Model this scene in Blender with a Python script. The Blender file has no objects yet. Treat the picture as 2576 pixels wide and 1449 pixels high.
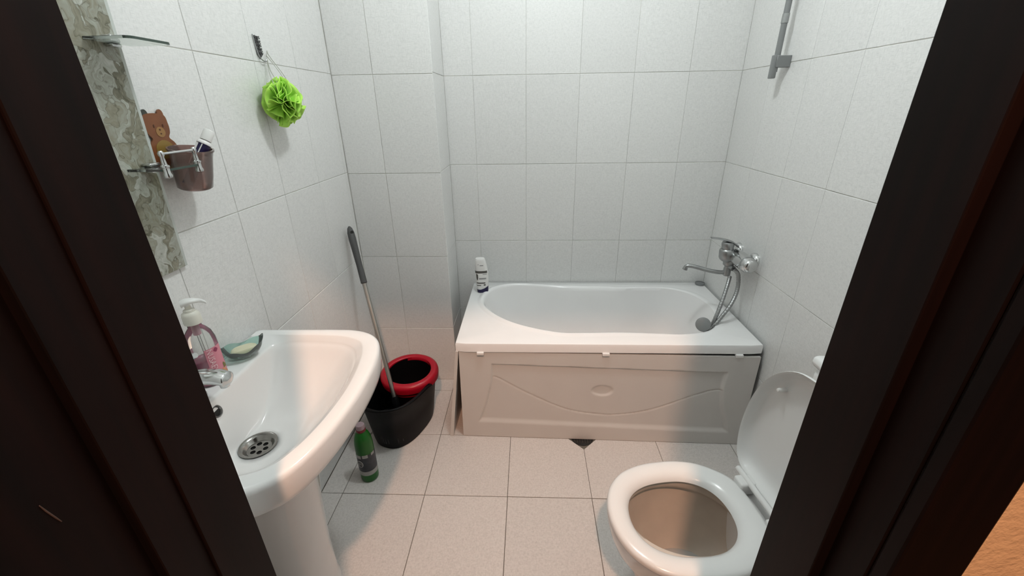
import bpy, bmesh, math, random
from mathutils import Vector, Matrix, noise
random.seed(7)
S = bpy.context.scene
COL = S.collection
PI = math.pi

# ------------------------------------------------------------------ camera, world, lights, exposure
def make_camera():
    p, yaw, roll, f = 0.4126, -0.0432, -0.0159, 1036.3
    cy, sy, cp, sp = math.cos(yaw), math.sin(yaw), math.cos(p), math.sin(p)
    fw = Vector((sy * cp, cy * cp, -sp)); r = Vector((cy, -sy, 0)); u = r.cross(fw)
    cr, sr = math.cos(roll), math.sin(roll)
    r2 = r * cr + u * sr; u2 = u * cr - r * sr
    cam = bpy.data.cameras.new('camera'); o = bpy.data.objects.new('camera', cam); COL.objects.link(o)
    m = Matrix((r2, u2, -fw)).transposed().to_4x4(); m.translation = (0, 0, 1.42)
    o.matrix_world = m
    cam.sensor_fit = 'HORIZONTAL'; cam.sensor_width = 36.0; cam.lens = f / 2576 * 36.0
    cam.clip_start = 0.02
    S.camera = o
make_camera()

w = bpy.data.worlds.new('world'); S.world = w; w.use_nodes = True
w.node_tree.nodes['Background'].inputs[0].default_value = (1.0, 0.75, 0.55, 1)
w.node_tree.nodes['Background'].inputs[1].default_value = 0.03

def point_light(name, loc, power, col, rad):
    l = bpy.data.lights.new(name, 'POINT'); l.energy = power; l.color = col; l.shadow_soft_size = rad
    o = bpy.data.objects.new(name, l); o.location = loc; COL.objects.link(o); return o
point_light('bathroom_ceiling_light', (0.09, 1.20, 2.44), 24.0, (0.93, 0.985, 1.0), 0.06)
point_light('hallway_ceiling_light', (0.035, -0.51, 2.72), 162.0, (1.0, 0.555, 0.37), 0.05)

S.view_settings.view_transform = 'Standard'; S.view_settings.look = 'None'
S.view_settings.exposure = 0.0; S.view_settings.gamma = 1.0; S.view_settings.use_curve_mapping = False

# ------------------------------------------------------------------ materials
def mat(name, col, rough=0.5, metal=0.0, trans=0.0, ior=1.45, alpha=1.0, coat=0.0, sub=0.0, spec=None, vary=0.0, nscale=8.0, bump=0.0, bscale=60.0):
    m = bpy.data.materials.new(name); m.use_nodes = True
    nt = m.node_tree; b = nt.nodes['Principled BSDF']
    b.inputs['Base Color'].default_value = (*col, 1); b.inputs['Roughness'].default_value = rough
    b.inputs['Metallic'].default_value = metal; b.inputs['Transmission Weight'].default_value = trans
    b.inputs['IOR'].default_value = ior; b.inputs['Coat Weight'].default_value = coat
    if spec is not None: b.inputs['Specular IOR Level'].default_value = spec
    if sub:
        b.inputs['Subsurface Weight'].default_value = sub; b.inputs['Subsurface Scale'].default_value = 0.01
        b.inputs['Subsurface Radius'].default_value = (1, 1, 1)
    if vary:
        tc = nt.nodes.new('ShaderNodeTexCoord'); n = nt.nodes.new('ShaderNodeTexNoise')
        n.inputs['Scale'].default_value = nscale; n.inputs['Detail'].default_value = 4
        nt.links.new(tc.outputs['Object'], n.inputs['Vector'])
        r = nt.nodes.new('ShaderNodeValToRGB')
        r.color_ramp.elements[0].position = 0.3; r.color_ramp.elements[1].position = 0.7
        r.color_ramp.elements[0].color = (*[c * (1 - vary) for c in col], 1)
        r.color_ramp.elements[1].color = (*[min(1, c * (1 + vary)) for c in col], 1)
        nt.links.new(n.outputs['Fac'], r.inputs['Fac']); nt.links.new(r.outputs['Color'], b.inputs['Base Color'])
    if bump:
        tc = nt.nodes.new('ShaderNodeTexCoord'); n = nt.nodes.new('ShaderNodeTexNoise')
        n.inputs['Scale'].default_value = bscale; nt.links.new(tc.outputs['Object'], n.inputs['Vector'])
        bp = nt.nodes.new('ShaderNodeBump'); bp.inputs['Strength'].default_value = bump; bp.inputs['Distance'].default_value = 0.002
        nt.links.new(n.outputs['Fac'], bp.inputs['Height']); nt.links.new(bp.outputs['Normal'], b.inputs['Normal'])
    return m

def tile_mat(name, col, dark, amount, rough, speck):
    m = bpy.data.materials.new(name); m.use_nodes = True
    nt = m.node_tree; b = nt.nodes['Principled BSDF']; L = nt.links.new
    tc = nt.nodes.new('ShaderNodeTexCoord'); oi = nt.nodes.new('ShaderNodeObjectInfo')
    add = nt.nodes.new('ShaderNodeVectorMath'); add.operation = 'ADD'
    L(tc.outputs['Object'], add.inputs[0])
    sc = nt.nodes.new('ShaderNodeVectorMath'); sc.operation = 'SCALE'; sc.inputs[0].default_value = (7.3, 3.1, 5.7)
    L(oi.outputs['Random'], sc.inputs['Scale']); L(sc.outputs[0], add.inputs[1])
    outs = []
    for s in ((70, 700, 70), (700, 70, 70)):
        mp = nt.nodes.new('ShaderNodeMapping'); mp.inputs['Scale'].default_value = s
        L(add.outputs[0], mp.inputs['Vector'])
        n = nt.nodes.new('ShaderNodeTexNoise'); n.inputs['Scale'].default_value = 1.0; n.inputs['Detail'].default_value = 2
        L(mp.outputs[0], n.inputs['Vector']); outs.append(n.outputs['Fac'])
    mx = nt.nodes.new('ShaderNodeMath'); mx.operation = 'MINIMUM'; L(outs[0], mx.inputs[0]); L(outs[1], mx.inputs[1])
    r = nt.nodes.new('ShaderNodeValToRGB'); r.color_ramp.elements[0].position = 0.28; r.color_ramp.elements[1].position = 0.5
    r.color_ramp.elements[0].color = (*dark, 1); r.color_ramp.elements[1].color = (*col, 1)
    L(mx.outputs[0], r.inputs['Fac'])
    n2 = nt.nodes.new('ShaderNodeTexNoise'); n2.inputs['Scale'].default_value = speck; n2.inputs['Detail'].default_value = 3
    L(add.outputs[0], n2.inputs['Vector'])
    r2 = nt.nodes.new('ShaderNodeValToRGB'); r2.color_ramp.elements[0].position = 0.25; r2.color_ramp.elements[1].position = 0.6
    r2.color_ramp.elements[0].color = (*[1 - amount] * 3, 1); r2.color_ramp.elements[1].color = (1, 1, 1, 1)
    L(n2.outputs['Fac'], r2.inputs['Fac'])
    mu = nt.nodes.new('ShaderNodeMix'); mu.data_type = 'RGBA'; mu.blend_type = 'MULTIPLY'; mu.inputs['Factor'].default_value = 1
    L(r.outputs['Color'], mu.inputs[6]); L(r2.outputs['Color'], mu.inputs[7])
    hv = nt.nodes.new('ShaderNodeHueSaturation')
    mr = nt.nodes.new('ShaderNodeMapRange'); mr.inputs[3].default_value = 0.975; mr.inputs[4].default_value = 1.015
    L(oi.outputs['Random'], mr.inputs[0]); L(mr.outputs[0], hv.inputs['Value']); L(mu.outputs[2], hv.inputs['Color'])
    L(hv.outputs['Color'], b.inputs['Base Color'])
    b.inputs['Roughness'].default_value = rough
    bp = nt.nodes.new('ShaderNodeBump'); bp.inputs['Strength'].default_value = 0.12; bp.inputs['Distance'].default_value = 0.001
    L(mx.outputs[0], bp.inputs['Height']); L(bp.outputs['Normal'], b.inputs['Normal'])
    return m

def wood_mat(name):
    m = bpy.data.materials.new(name); m.use_nodes = True
    nt = m.node_tree; b = nt.nodes['Principled BSDF']; L = nt.links.new
    tc = nt.nodes.new('ShaderNodeTexCoord'); mp = nt.nodes.new('ShaderNodeMapping')
    mp.inputs['Scale'].default_value = (60, 60, 3); L(tc.outputs['Object'], mp.inputs['Vector'])
    n = nt.nodes.new('ShaderNodeTexNoise'); n.inputs['Scale'].default_value = 1.0; n.inputs['Detail'].default_value = 5
    L(mp.outputs[0], n.inputs['Vector'])
    r = nt.nodes.new('ShaderNodeValToRGB')
    r.color_ramp.elements[0].color = (0.0055, 0.0036, 0.0032, 1); r.color_ramp.elements[1].color = (0.0115, 0.0052, 0.0042, 1)
    r.color_ramp.elements[0].position = 0.35; r.color_ramp.elements[1].position = 0.7
    L(n.outputs['Fac'], r.inputs['Fac']); L(r.outputs['Color'], b.inputs['Base Color'])
    b.inputs['Roughness'].default_value = 0.5; b.inputs['Specular IOR Level'].default_value = 0.10
    return m

def marble_mat():
    # plastic mirror strip with a shell-like pattern of long flakes and dark cracks
    m = bpy.data.materials.new('shell_pattern'); m.use_nodes = True
    nt = m.node_tree; b = nt.nodes['Principled BSDF']; L = nt.links.new
    tc = nt.nodes.new('ShaderNodeTexCoord')
    nd = nt.nodes.new('ShaderNodeTexNoise'); nd.inputs['Scale'].default_value = 14; nd.inputs['Detail'].default_value = 3
    L(tc.outputs['Object'], nd.inputs['Vector'])
    sb = nt.nodes.new('ShaderNodeVectorMath'); sb.operation = 'MULTIPLY_ADD'
    sb.inputs[1].default_value = (0.16, 0.16, 0.16); L(nd.outputs['Color'], sb.inputs[0]); L(tc.outputs['Object'], sb.inputs[2])
    mp = nt.nodes.new('ShaderNodeMapping'); mp.inputs['Rotation'].default_value = (0.5, 0, 0); mp.inputs['Scale'].default_value = (24, 50, 15)
    L(sb.outputs[0], mp.inputs['Vector'])
    v = nt.nodes.new('ShaderNodeTexVoronoi'); v.feature = 'DISTANCE_TO_EDGE'; v.inputs['Scale'].default_value = 1.0; L(mp.outputs[0], v.inputs['Vector'])
    v2 = nt.nodes.new('ShaderNodeTexVoronoi'); v2.inputs['Scale'].default_value = 1.0; L(mp.outputs[0], v2.inputs['Vector'])
    r = nt.nodes.new('ShaderNodeValToRGB'); e = r.color_ramp.elements
    e[0].position = 0.22; e[0].color = (0.10, 0.095, 0.06, 1); e[1].position = 0.78; e[1].color = (0.50, 0.51, 0.47, 1)
    x = e.new(0.42); x.color = (0.25, 0.24, 0.18, 1); x = e.new(0.6); x.color = (0.33, 0.34, 0.29, 1)
    n3 = nt.nodes.new('ShaderNodeTexNoise'); n3.inputs['Scale'].default_value = 2.2; n3.inputs['Detail'].default_value = 4; L(mp.outputs[0], n3.inputs['Vector'])
    sp = nt.nodes.new('ShaderNodeSeparateColor'); L(v2.outputs['Color'], sp.inputs[0])
    av = nt.nodes.new('ShaderNodeMix'); av.data_type = 'FLOAT'; av.inputs[0].default_value = 0.6
    L(sp.outputs[0], av.inputs[2]); L(n3.outputs['Fac'], av.inputs[3])
    L(av.outputs[0], r.inputs['Fac'])
    r2 = nt.nodes.new('ShaderNodeValToRGB'); r2.color_ramp.elements[0].position = 0.0; r2.color_ramp.elements[1].position = 0.035
    r2.color_ramp.elements[0].color = (0.35, 0.33, 0.27, 1); L(v.outputs['Distance'], r2.inputs['Fac'])
    mu = nt.nodes.new('ShaderNodeMix'); mu.data_type = 'RGBA'; mu.blend_type = 'MULTIPLY'; mu.inputs['Factor'].default_value = 0.7
    L(r.outputs['Color'], mu.inputs[6]); L(r2.outputs['Color'], mu.inputs[7]); L(mu.outputs[2], b.inputs['Base Color'])
    b.inputs['Roughness'].default_value = 0.3
    return m

M = {}
M['tile'] = tile_mat('wall_tile', (0.77, 0.775, 0.76), (0.65, 0.66, 0.645), 0.05, 0.30, 120)
M['ftile'] = tile_mat('floor_tile', (0.66, 0.63, 0.60), (0.56, 0.53, 0.50), 0.14, 0.38, 160)
M['grout'] = mat('grout', (0.58, 0.58, 0.54), 0.8, vary=0.25, nscale=12)
M['fgrout'] = mat('floor_grout', (0.13, 0.12, 0.10), 0.85, vary=0.3, nscale=20)
M['plaster'] = mat('ceiling_paint', (0.8, 0.8, 0.78), 0.7, vary=0.02)
M['orange'] = mat('hall_paint', (0.96, 0.70, 0.42), 0.8, vary=0.06, nscale=40, bump=0.5, bscale=160)
M['hfloor'] = mat('hall_floor', (0.25, 0.16, 0.1), 0.5, vary=0.1)
M['wood'] = wood_mat('dark_wood')
M['scratch'] = mat('bare_wood_scratch', (0.09, 0.06, 0.05), 0.7, vary=0.2)
M['ceramic'] = mat('ceramic', (0.79, 0.795, 0.785), 0.12, coat=0.3, vary=0.01)
M['acrylic'] = mat('acrylic', (0.87, 0.875, 0.87), 0.16, coat=0.2, vary=0.01)
M['pvc'] = mat('pvc_panel', (0.60, 0.58, 0.55), 0.35, vary=0.015)
M['plastic'] = mat('white_plastic', (0.80, 0.80, 0.78), 0.28, vary=0.01)
M['seat'] = mat('seat_plastic', (0.76, 0.768, 0.755), 0.2, vary=0.01)
M['chrome'] = mat('chrome', (0.62, 0.63, 0.63), 0.14, metal=1.0, vary=0.05)
M['dullchrome'] = mat('dull_chrome', (0.36, 0.37, 0.37), 0.32, metal=0.9, vary=0.08, nscale=30)
M['darkchrome'] = mat('dark_chrome', (0.27, 0.265, 0.25), 0.2, metal=1.0, vary=0.1)
M['greyplastic'] = mat('grey_plastic', (0.21, 0.22, 0.22), 0.35, vary=0.08)
M['dark'] = mat('dark_hole', (0.012, 0.012, 0.011), 0.7, vary=0.3)
M['black'] = mat('black_plastic', (0.003, 0.003, 0.0035), 0.45, spec=0.16, vary=0.15, nscale=30)
M['red'] = mat('red_plastic', (0.36, 0.004, 0.018), 0.32, vary=0.08)
M['greyrubber'] = mat('grey_grip', (0.075, 0.075, 0.075), 0.55, vary=0.1)
M['steel'] = mat('steel_pole', (0.38, 0.37, 0.34), 0.3, metal=0.9, vary=0.08)
M['mophair'] = mat('mop_fibre', (0.03, 0.03, 0.032), 0.9, vary=0.4, nscale=50)
M['green'] = mat('green_plastic', (0.008, 0.115, 0.010), 0.3, vary=0.08)
M['pinkcap'] = mat('pinkish_cap', (0.33, 0.24, 0.26), 0.45, vary=0.05)
M['redcollar'] = mat('red_collar', (0.16, 0.012, 0.02), 0.4, vary=0.05)
M['navy'] = mat('navy_print', (0.012, 0.009, 0.055), 0.35, vary=0.05)
M['label_dark'] = mat('label_dark', (0.035, 0.04, 0.05), 0.4, vary=0.25, nscale=60)
M['label_light'] = mat('label_light', (0.36, 0.36, 0.35), 0.45, vary=0.1, nscale=60)
M['ink'] = mat('grey_ink', (0.10, 0.095, 0.085), 0.5, vary=0.1)
M['inklight'] = mat('light_grey_ink', (0.34, 0.34, 0.34), 0.5, vary=0.1)
M['loofah'] = mat('green_mesh', (0.42, 0.80, 0.09), 0.6, sub=0.3, vary=0.12, nscale=40)
M['cord'] = mat('pale_cord', (0.42, 0.43, 0.38), 0.7, vary=0.1)
M['shell'] = marble_mat()
M['edge'] = mat('mirror_edge', (0.50, 0.53, 0.50), 0.25, vary=0.05)
M['mirror'] = mat('mirror_glass', (0.82, 0.85, 0.83), 0.02, metal=1.0, vary=0.01)
M['glassedge'] = mat('glass_edge', (0.05, 0.075, 0.062), 0.15, vary=0.1)
def glass(name, col, rough=0.03, dens=1.0):
    # thin-walled glass: mix of transparent tint and gloss so light still gets through
    m = bpy.data.materials.new(name); m.use_nodes = True
    nt = m.node_tree; nt.nodes.clear(); L = nt.links.new
    o = nt.nodes.new('ShaderNodeOutputMaterial'); t = nt.nodes.new('ShaderNodeBsdfTransparent'); t.inputs[0].default_value = (*col, 1)
    d = nt.nodes.new('ShaderNodeBsdfPrincipled'); d.inputs['Base Color'].default_value = (*col, 1); d.inputs['Roughness'].default_value = rough + 0.08
    tc = nt.nodes.new('ShaderNodeTexCoord'); n = nt.nodes.new('ShaderNodeTexNoise'); n.inputs['Scale'].default_value = 20
    L(tc.outputs['Object'], n.inputs['Vector'])
    mr = nt.nodes.new('ShaderNodeMapRange'); mr.inputs[3].default_value = dens * 0.85; mr.inputs[4].default_value = dens * 1.15; L(n.outputs['Fac'], mr.inputs[0])
    m1 = nt.nodes.new('ShaderNodeMixShader'); L(mr.outputs[0], m1.inputs[0]); L(t.outputs[0], m1.inputs[1]); L(d.outputs[0], m1.inputs[2])
    g = nt.nodes.new('ShaderNodeBsdfGlossy'); g.inputs['Roughness'].default_value = rough; g.inputs[0].default_value = (1, 1, 1, 1)
    fr = nt.nodes.new('ShaderNodeFresnel'); fr.inputs[0].default_value = 1.45
    m2 = nt.nodes.new('ShaderNodeMixShader'); L(fr.outputs[0], m2.inputs[0]); L(m1.outputs[0], m2.inputs[1]); L(g.outputs[0], m2.inputs[2])
    L(m2.outputs[0], o.inputs[0]); return m
M['clear'] = glass('clear_plastic', (0.95, 0.96, 0.95), dens=0.07)
M['clearglass'] = glass('clear_glass', (0.86, 0.91, 0.87), dens=0.06)
M['teal'] = glass('teal_glass', (0.70, 0.85, 0.80), dens=0.13)
M['cup'] = glass('smoky_pink_plastic', (0.56, 0.42, 0.39), rough=0.15, dens=0.26)
M['pinksoap'] = mat('pink_soap', (0.50, 0.10, 0.21), 0.25, sub=0.3, vary=0.06)
M['pinkfilm'] = mat('pink_label', (0.62, 0.23, 0.29), 0.4, vary=0.08)
M['paleink'] = mat('pale_pink_ink', (0.78, 0.55, 0.58), 0.5, vary=0.04)
M['magenta'] = mat('magenta_print', (0.27, 0.03, 0.09), 0.4, vary=0.1)
M['peach'] = mat('peach_print', (0.55, 0.24, 0.13), 0.4, vary=0.25, nscale=70)
M['leafprint'] = mat('olive_print', (0.17, 0.15, 0.035), 0.4, vary=0.3, nscale=70)
M['pumpwhite'] = mat('pump_plastic', (0.72, 0.71, 0.63), 0.35, vary=0.03)
M['soap'] = mat('cream_soap', (0.68, 0.66, 0.48), 0.4, sub=0.2, vary=0.04)
M['bear'] = mat('bear_brown', (0.20, 0.072, 0.028), 0.3, vary=0.12, nscale=20)
M['belly'] = mat('bear_yellow', (0.25, 0.155, 0.035), 0.35, vary=0.1)
M['muzzle'] = mat('bear_tan', (0.32, 0.17, 0.06), 0.35, vary=0.05)
M['earblack'] = mat('bear_ear', (0.05, 0.055, 0.045), 0.4, vary=0.1)
M['face'] = mat('bear_face', (0.09, 0.03, 0.015), 0.4, vary=0.05)
M['water'] = mat('water', (0.75, 0.77, 0.75), 0.03, trans=0.6, ior=1.33, vary=0.02)
M['rust'] = mat('rust_stain', (0.20, 0.11, 0.05), 0.7, vary=0.3, nscale=200)

# ------------------------------------------------------------------ mesh helpers
class MB:
    def __init__(s): s.v = []; s.f = []
    def add(s, vs, fs):
        b = len(s.v); s.v += [Vector(v) for v in vs]; s.f += [tuple(i + b for i in f) for f in fs]; return s
    def box(s, a, b):
        x0, y0, z0 = a; x1, y1, z1 = b
        return s.add([(x0,y0,z0),(x1,y0,z0),(x1,y1,z0),(x0,y1,z0),(x0,y0,z1),(x1,y0,z1),(x1,y1,z1),(x0,y1,z1)],
                     [(0,3,2,1),(4,5,6,7),(0,1,5,4),(1,2,6,5),(2,3,7,6),(3,0,4,7)])
    def rbox(s, a, b, r=0.004, seg=2):
        bm = bmesh.new(); bmesh.ops.create_cube(bm, size=1)
        for v in bm.verts: v.co = Vector([a[i] + (v.co[i] + .5) * (b[i] - a[i]) for i in range(3)])
        bmesh.ops.bevel(bm, geom=bm.edges[:], offset=r, segments=seg, profile=0.5, affect='EDGES')
        bm.verts.index_update(); s.add([v.co.copy() for v in bm.verts], [[v.index for v in f.verts] for f in bm.faces]); bm.free(); return s
    def rings(s, rings, cap0=False, cap1=False):
        n = len(rings[0]); vs = [p for r in rings for p in r]; fs = []
        for k in range(len(rings) - 1):
            for i in range(n):
                j = (i + 1) % n; fs.append((k*n+i, k*n+j, (k+1)*n+j, (k+1)*n+i))
        if cap0: fs.append(tuple(range(n - 1, -1, -1)))
        if cap1: fs.append(tuple((len(rings)-1)*n + i for i in range(n)))
        return s.add(vs, fs)
    def tube(s, path, r, n=12, caps=True):
        P = [Vector(p) for p in path]; R = list(r) if isinstance(r, (list, tuple)) else [r] * len(P)
        if len(R) != len(P):
            q = [i*(len(R)-1)/(len(P)-1) for i in range(len(P))]
            R = [R[int(x)] + (R[min(int(x)+1, len(R)-1)] - R[int(x)])*(x-int(x)) for x in q]
        T = [(P[min(i+1, len(P)-1)] - P[max(i-1, 0)]).normalized() for i in range(len(P))]
        ref = Vector((0, 0, 1)) if abs(T[0].z) < .9 else Vector((1, 0, 0))
        a = T[0].cross(ref).normalized(); rs = []
        for i in range(len(P)):
            a = (a - T[i] * a.dot(T[i])).normalized(); b = T[i].cross(a)
            rs.append([P[i] + (a * math.cos(2*PI*k/n) + b * math.sin(2*PI*k/n)) * R[i] for k in range(n)])
        return s.rings(rs, caps, caps)
    def lathe(s, prof, c=(0, 0, 0), axis=(0, 0, 1), n=32, cap0=True, cap1=True, ell=(1, 1), rot=0.0):
        ax = Vector(axis).normalized(); ref = Vector((0, 0, 1)) if abs(ax.z) < .9 else Vector((1, 0, 0))
        a = ref.cross(ax).normalized() if abs(ax.z) < .9 else Vector((1, 0, 0)); b = ax.cross(a)
        a2 = a * math.cos(rot) + b * math.sin(rot); b2 = b * math.cos(rot) - a * math.sin(rot)
        C = Vector(c)
        return s.rings([[C + ax * z + (a2 * math.cos(2*PI*k/n) * ell[0] + b2 * math.sin(2*PI*k/n) * ell[1]) * r for k in range(n)] for r, z in prof], cap0, cap1)
    def plate(s, pts, d):
        # polygon extruded by vector d
        n = len(pts); d = Vector(d); A = [Vector(p) for p in pts]
        return s.add(A + [p + d for p in A], [tuple(range(n - 1, -1, -1)), tuple(range(n, 2*n))] + [(i, (i+1) % n, n + (i+1) % n, n + i) for i in range(n)])
    def grid(s, fn, nu, nv):
        vs = [fn(i / nu, j / nv) for j in range(nv + 1) for i in range(nu + 1)]
        return s.add(vs, [(j*(nu+1)+i, j*(nu+1)+i+1, (j+1)*(nu+1)+i+1, (j+1)*(nu+1)+i) for j in range(nv) for i in range(nu)])
    def xf(s, m):
        s.v = [m @ v for v in s.v]; return s

ORI = {}
def mesh_obj(name, mb, material, parent=None, smooth=None, loc=None):
    o0 = ORI[parent.name] if parent is not None else Vector(loc if loc is not None else (0, 0, 0))
    me = bpy.data.meshes.new(name); me.from_pydata([v - o0 for v in mb.v], [], mb.f)
    bm = bmesh.new(); bm.from_mesh(me); bmesh.ops.recalc_face_normals(bm, faces=bm.faces[:]); bm.to_mesh(me); bm.free()
    me.materials.append(material)
    if smooth is not None:
        me.shade_smooth(); me.set_sharp_from_angle(angle=math.radians(smooth))
    o = bpy.data.objects.new(name, me); COL.objects.link(o)
    if parent is not None: o.parent = parent
    else: o.location = o0
    ORI[o.name] = o0
    return o
def part(name, mb, material, parent, smooth=40, label=None):
    o = mesh_obj(name, mb, material, parent, smooth)
    if label: o['label'] = label
    return o
def thing(name, label, cat, loc, group=None):
    o = bpy.data.objects.new(name, None); o.empty_display_size = 0.05; o.location = loc; COL.objects.link(o)
    o['label'] = label; o['category'] = cat
    if group: o['group'] = group
    ORI[o.name] = Vector(loc); return o
def single(name, mb, material, label, cat, loc, smooth=40, group=None):
    o = mesh_obj(name, mb, material, None, smooth, loc); o['label'] = label; o['category'] = cat
    if group: o['group'] = group
    return o
def struct(name, mb, material, smooth=None, loc=(0, 0, 0)):
    o = mesh_obj(name, mb, material, None, smooth, loc); o['kind'] = 'structure'; return o

def spline(pts, sub=8, closed=False):
    P = [Vector(p) for p in pts]; n = len(P); out = []
    for i in range(n if closed else n - 1):
        g = (lambda k: P[k % n]) if closed else (lambda k: P[max(0, min(n - 1, k))])
        a, b, c, d = g(i-1), g(i), g(i+1), g(i+2)
        for k in range(sub):
            t = k / sub
            out.append(0.5 * ((2*b) + (c-a)*t + (2*a-5*b+4*c-d)*t*t + (3*b-a-3*c+d)*t**3))
    if not closed: out.append(P[-1].copy())
    return out
def star(poly, c, N):
    # radius of a star-shaped outline (list of 2D points) about c at N even angles -> points
    out = []; n = len(poly)
    for k in range(N):
        a = 2*PI*k/N; dx, dy = math.cos(a), math.sin(a); best = 0
        for i in range(n):
            x1, y1 = poly[i][0]-c[0], poly[i][1]-c[1]; x2, y2 = poly[(i+1) % n][0]-c[0], poly[(i+1) % n][1]-c[1]
            den = dx*(y2-y1) - dy*(x2-x1)
            if abs(den) < 1e-12: continue
            t = (x1*(y2-y1) - y1*(x2-x1)) / den; s = (x1*dy - y1*dx) / den
            if t > 0 and -1e-6 <= s <= 1+1e-6: best = max(best, t)
        out.append((c[0]+dx*best, c[1]+dy*best))
    return out
def lerp2(A, B, t): return [(a[0]+(b[0]-a[0])*t, a[1]+(b[1]-a[1])*t) for a, b in zip(A, B)]
def scale2(A, c, sx, sy, off=(0, 0)): return [(c[0]+(p[0]-c[0])*sx+off[0], c[1]+(p[1]-c[1])*sy+off[1]) for p in A]
def at_z(A, z): return [Vector((p[0], p[1], z)) for p in A]
def ellipse(c, a, b, N, e=2.0):
    out = []
    for k in range(N):
        t = 2*PI*k/N; co, si = math.cos(t), math.sin(t)
        out.append((c[0] + a*math.copysign(abs(co)**(2/e), co), c[1] + b*math.copysign(abs(si)**(2/e), si)))
    return out

# ------------------------------------------------------------------ room
XL, XR, YF, YB, D, ZC = -0.8397, 0.9875, 0.39, 1.9372, 2.1823, 2.60
XB = -0.4035                     # right side of the tiled boxing in the corner
TT = 0.0018                       # how far a tile stands proud of its bed
TW, TH, Z0 = 0.2528, 0.4065, 0.7486
TILES = {}
def tile_mesh(wd, ht, mname, gap=0.0022, ch=0.0012, vgap=0.0022):
    key = (round(wd, 4), round(ht, 4), mname, vgap)
    cx = min(ch, vgap*.5)
    if key not in TILES:
        a, b = wd/2 - vgap/2, ht/2 - gap/2
        v = [(-a,-b,-TT),(a,-b,-TT),(a,b,-TT),(-a,b,-TT)] + [(-a,-b,-ch),(a,-b,-ch),(a,b,-ch),(-a,b,-ch)] + [(-a+cx,-b+ch,0),(a-cx,-b+ch,0),(a-cx,b-ch,0),(-a+cx,b-ch,0)]
        f = [(8,9,10,11)]
        for k in range(4):
            j = (k+1) % 4; f += [(k, j, 4+j, 4+k), (4+k, 4+j, 8+j, 8+k)]
        me = bpy.data.meshes.new('tile'); me.from_pydata(v, [], f); me.materials.append(M[mname]); TILES[key] = me
    return TILES[key]
def cuts(lo, hi, base, step):
    k0 = math.floor((lo - base) / step); c = [lo]
    for k in range(int(k0), int(k0) + 60):
        p = base + k*step
        if lo + 0.012 < p < hi - 0.012: c.append(p)
    return c + [hi]
def lay_tiles(parent, org, U, V, ucuts, vcuts, mname, skip=None, vgap=0.0022):
    U, V = Vector(U), Vector(V); Nn = U.cross(V)
    R = Matrix((U, V, Nn)).transposed().to_4x4()
    for i in range(len(ucuts) - 1):
        for j in range(len(vcuts) - 1):
            if skip and skip(i, j): continue
            u0, u1, v0, v1 = ucuts[i], ucuts[i+1], vcuts[j], vcuts[j+1]
            o = bpy.data.objects.new('tile', tile_mesh(u1-u0, v1-v0, mname, vgap=vgap)); COL.objects.link(o)
            jit = random.uniform(-0.0003, 0.0003)
            m = R.copy(); m.translation = Vector(org) + U*(u0+u1)/2 + V*(v0+v1)/2 + Nn*jit
            o.matrix_world = m; o.parent = parent; o.matrix_parent_inverse = Matrix.Translation(-ORI[parent.name])

zc = cuts(0, ZC, Z0, TH)
# floor
fl = struct('floor', MB().box((XL-0.1, YF-0.12, -0.1), (XR+0.1, D+0.1, -TT)), M['fgrout'])
FX, FY, FT = -0.4158, 1.1687, 0.3341
fxc, fyc = cuts(XL+0.001, XR-0.001, FX, FT), cuts(YF-0.10, D-0.001, FY, FT)
ci, cj = min(range(len(fxc)), key=lambda i: abs(fxc[i]-0.2524)), min(range(len(fyc)), key=lambda j: abs(fyc[j]-1.5028))
notch = {(ci-1, cj-1), (ci, cj-1), (ci-1, cj), (ci, cj)}
lay_tiles(fl, (0, 0, 0), (1, 0, 0), (0, 1, 0), fxc, fyc, 'ftile', skip=lambda i, j: (i, j) in notch)
jx, jy, nc = fxc[ci], fyc[cj], 0.078
for (i, j) in sorted(notch):      # four tiles whose meeting corners are cut off for the floor drain
    x0, x1, y0, y1 = fxc[i]+.0011, fxc[i+1]-.0011, fyc[j]+.0011, fyc[j+1]-.0011
    sx, sy = (-1 if i < ci else 1), (-1 if j < cj else 1)
    pts = []
    for (px, py) in ((x0,y0),(x1,y0),(x1,y1),(x0,y1)):
        if abs(px-jx) < .01 and abs(py-jy) < .01:
            A, B = (px + sx*nc, py), (px, py + sy*nc)
            prev = pts[-1] if pts else None
            seq = [A, B]
            if prev is not None:
                if (abs(prev[1]-py) < 1e-6) != True: seq = [B, A]
            else:
                seq = [B, A] if True else seq
            pts += seq
        else: pts.append((px, py))
    part('tile', MB().plate([(a, b, -TT) for a, b in pts], (0, 0, TT)), M['ftile'], fl, smooth=None)

wl = struct('wall_left', MB().box((XL-0.12, YF-0.06, 0), (XL-TT, D+0.1, ZC)), M['grout'])
lay_tiles(wl, (XL, 0, 0), (0, 1, 0), (0, 0, 1), cuts(YF, YB, 1.15, TW), zc, 'tile', vgap=0.0017)
wr = struct('wall_right', MB().box((XR+TT, YF-0.06, 0), (XR+0.12, D+0.1, ZC)), M['grout'])
lay_tiles(wr, (XR, 0, 0), (0, -1, 0), (0, 0, 1), cuts(-D, -YF, -D, TW), zc, 'tile', vgap=0.0008)
wb = struct('wall_back', MB().box((XL-0.12, D+TT, 0), (XR+0.12, D+0.12, ZC)), M['grout'])
lay_tiles(wb, (0, D, 0), (1, 0, 0), (0, 0, 1), cuts(XB, XR, -0.0118, TW), zc, 'tile', vgap=0.0010)
wx = struct('wall_boxing', MB().box((XL-TT, YB+TT, 0), (XB-TT, D+TT, ZC)), M['grout'])
zb = cuts(0, ZC, 0.334, 0.4075)
lay_tiles(wx, (0, YB, 0), (1, 0, 0), (0, 0, 1), [XL+.001, -0.661, XB], zb, 'tile')
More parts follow.
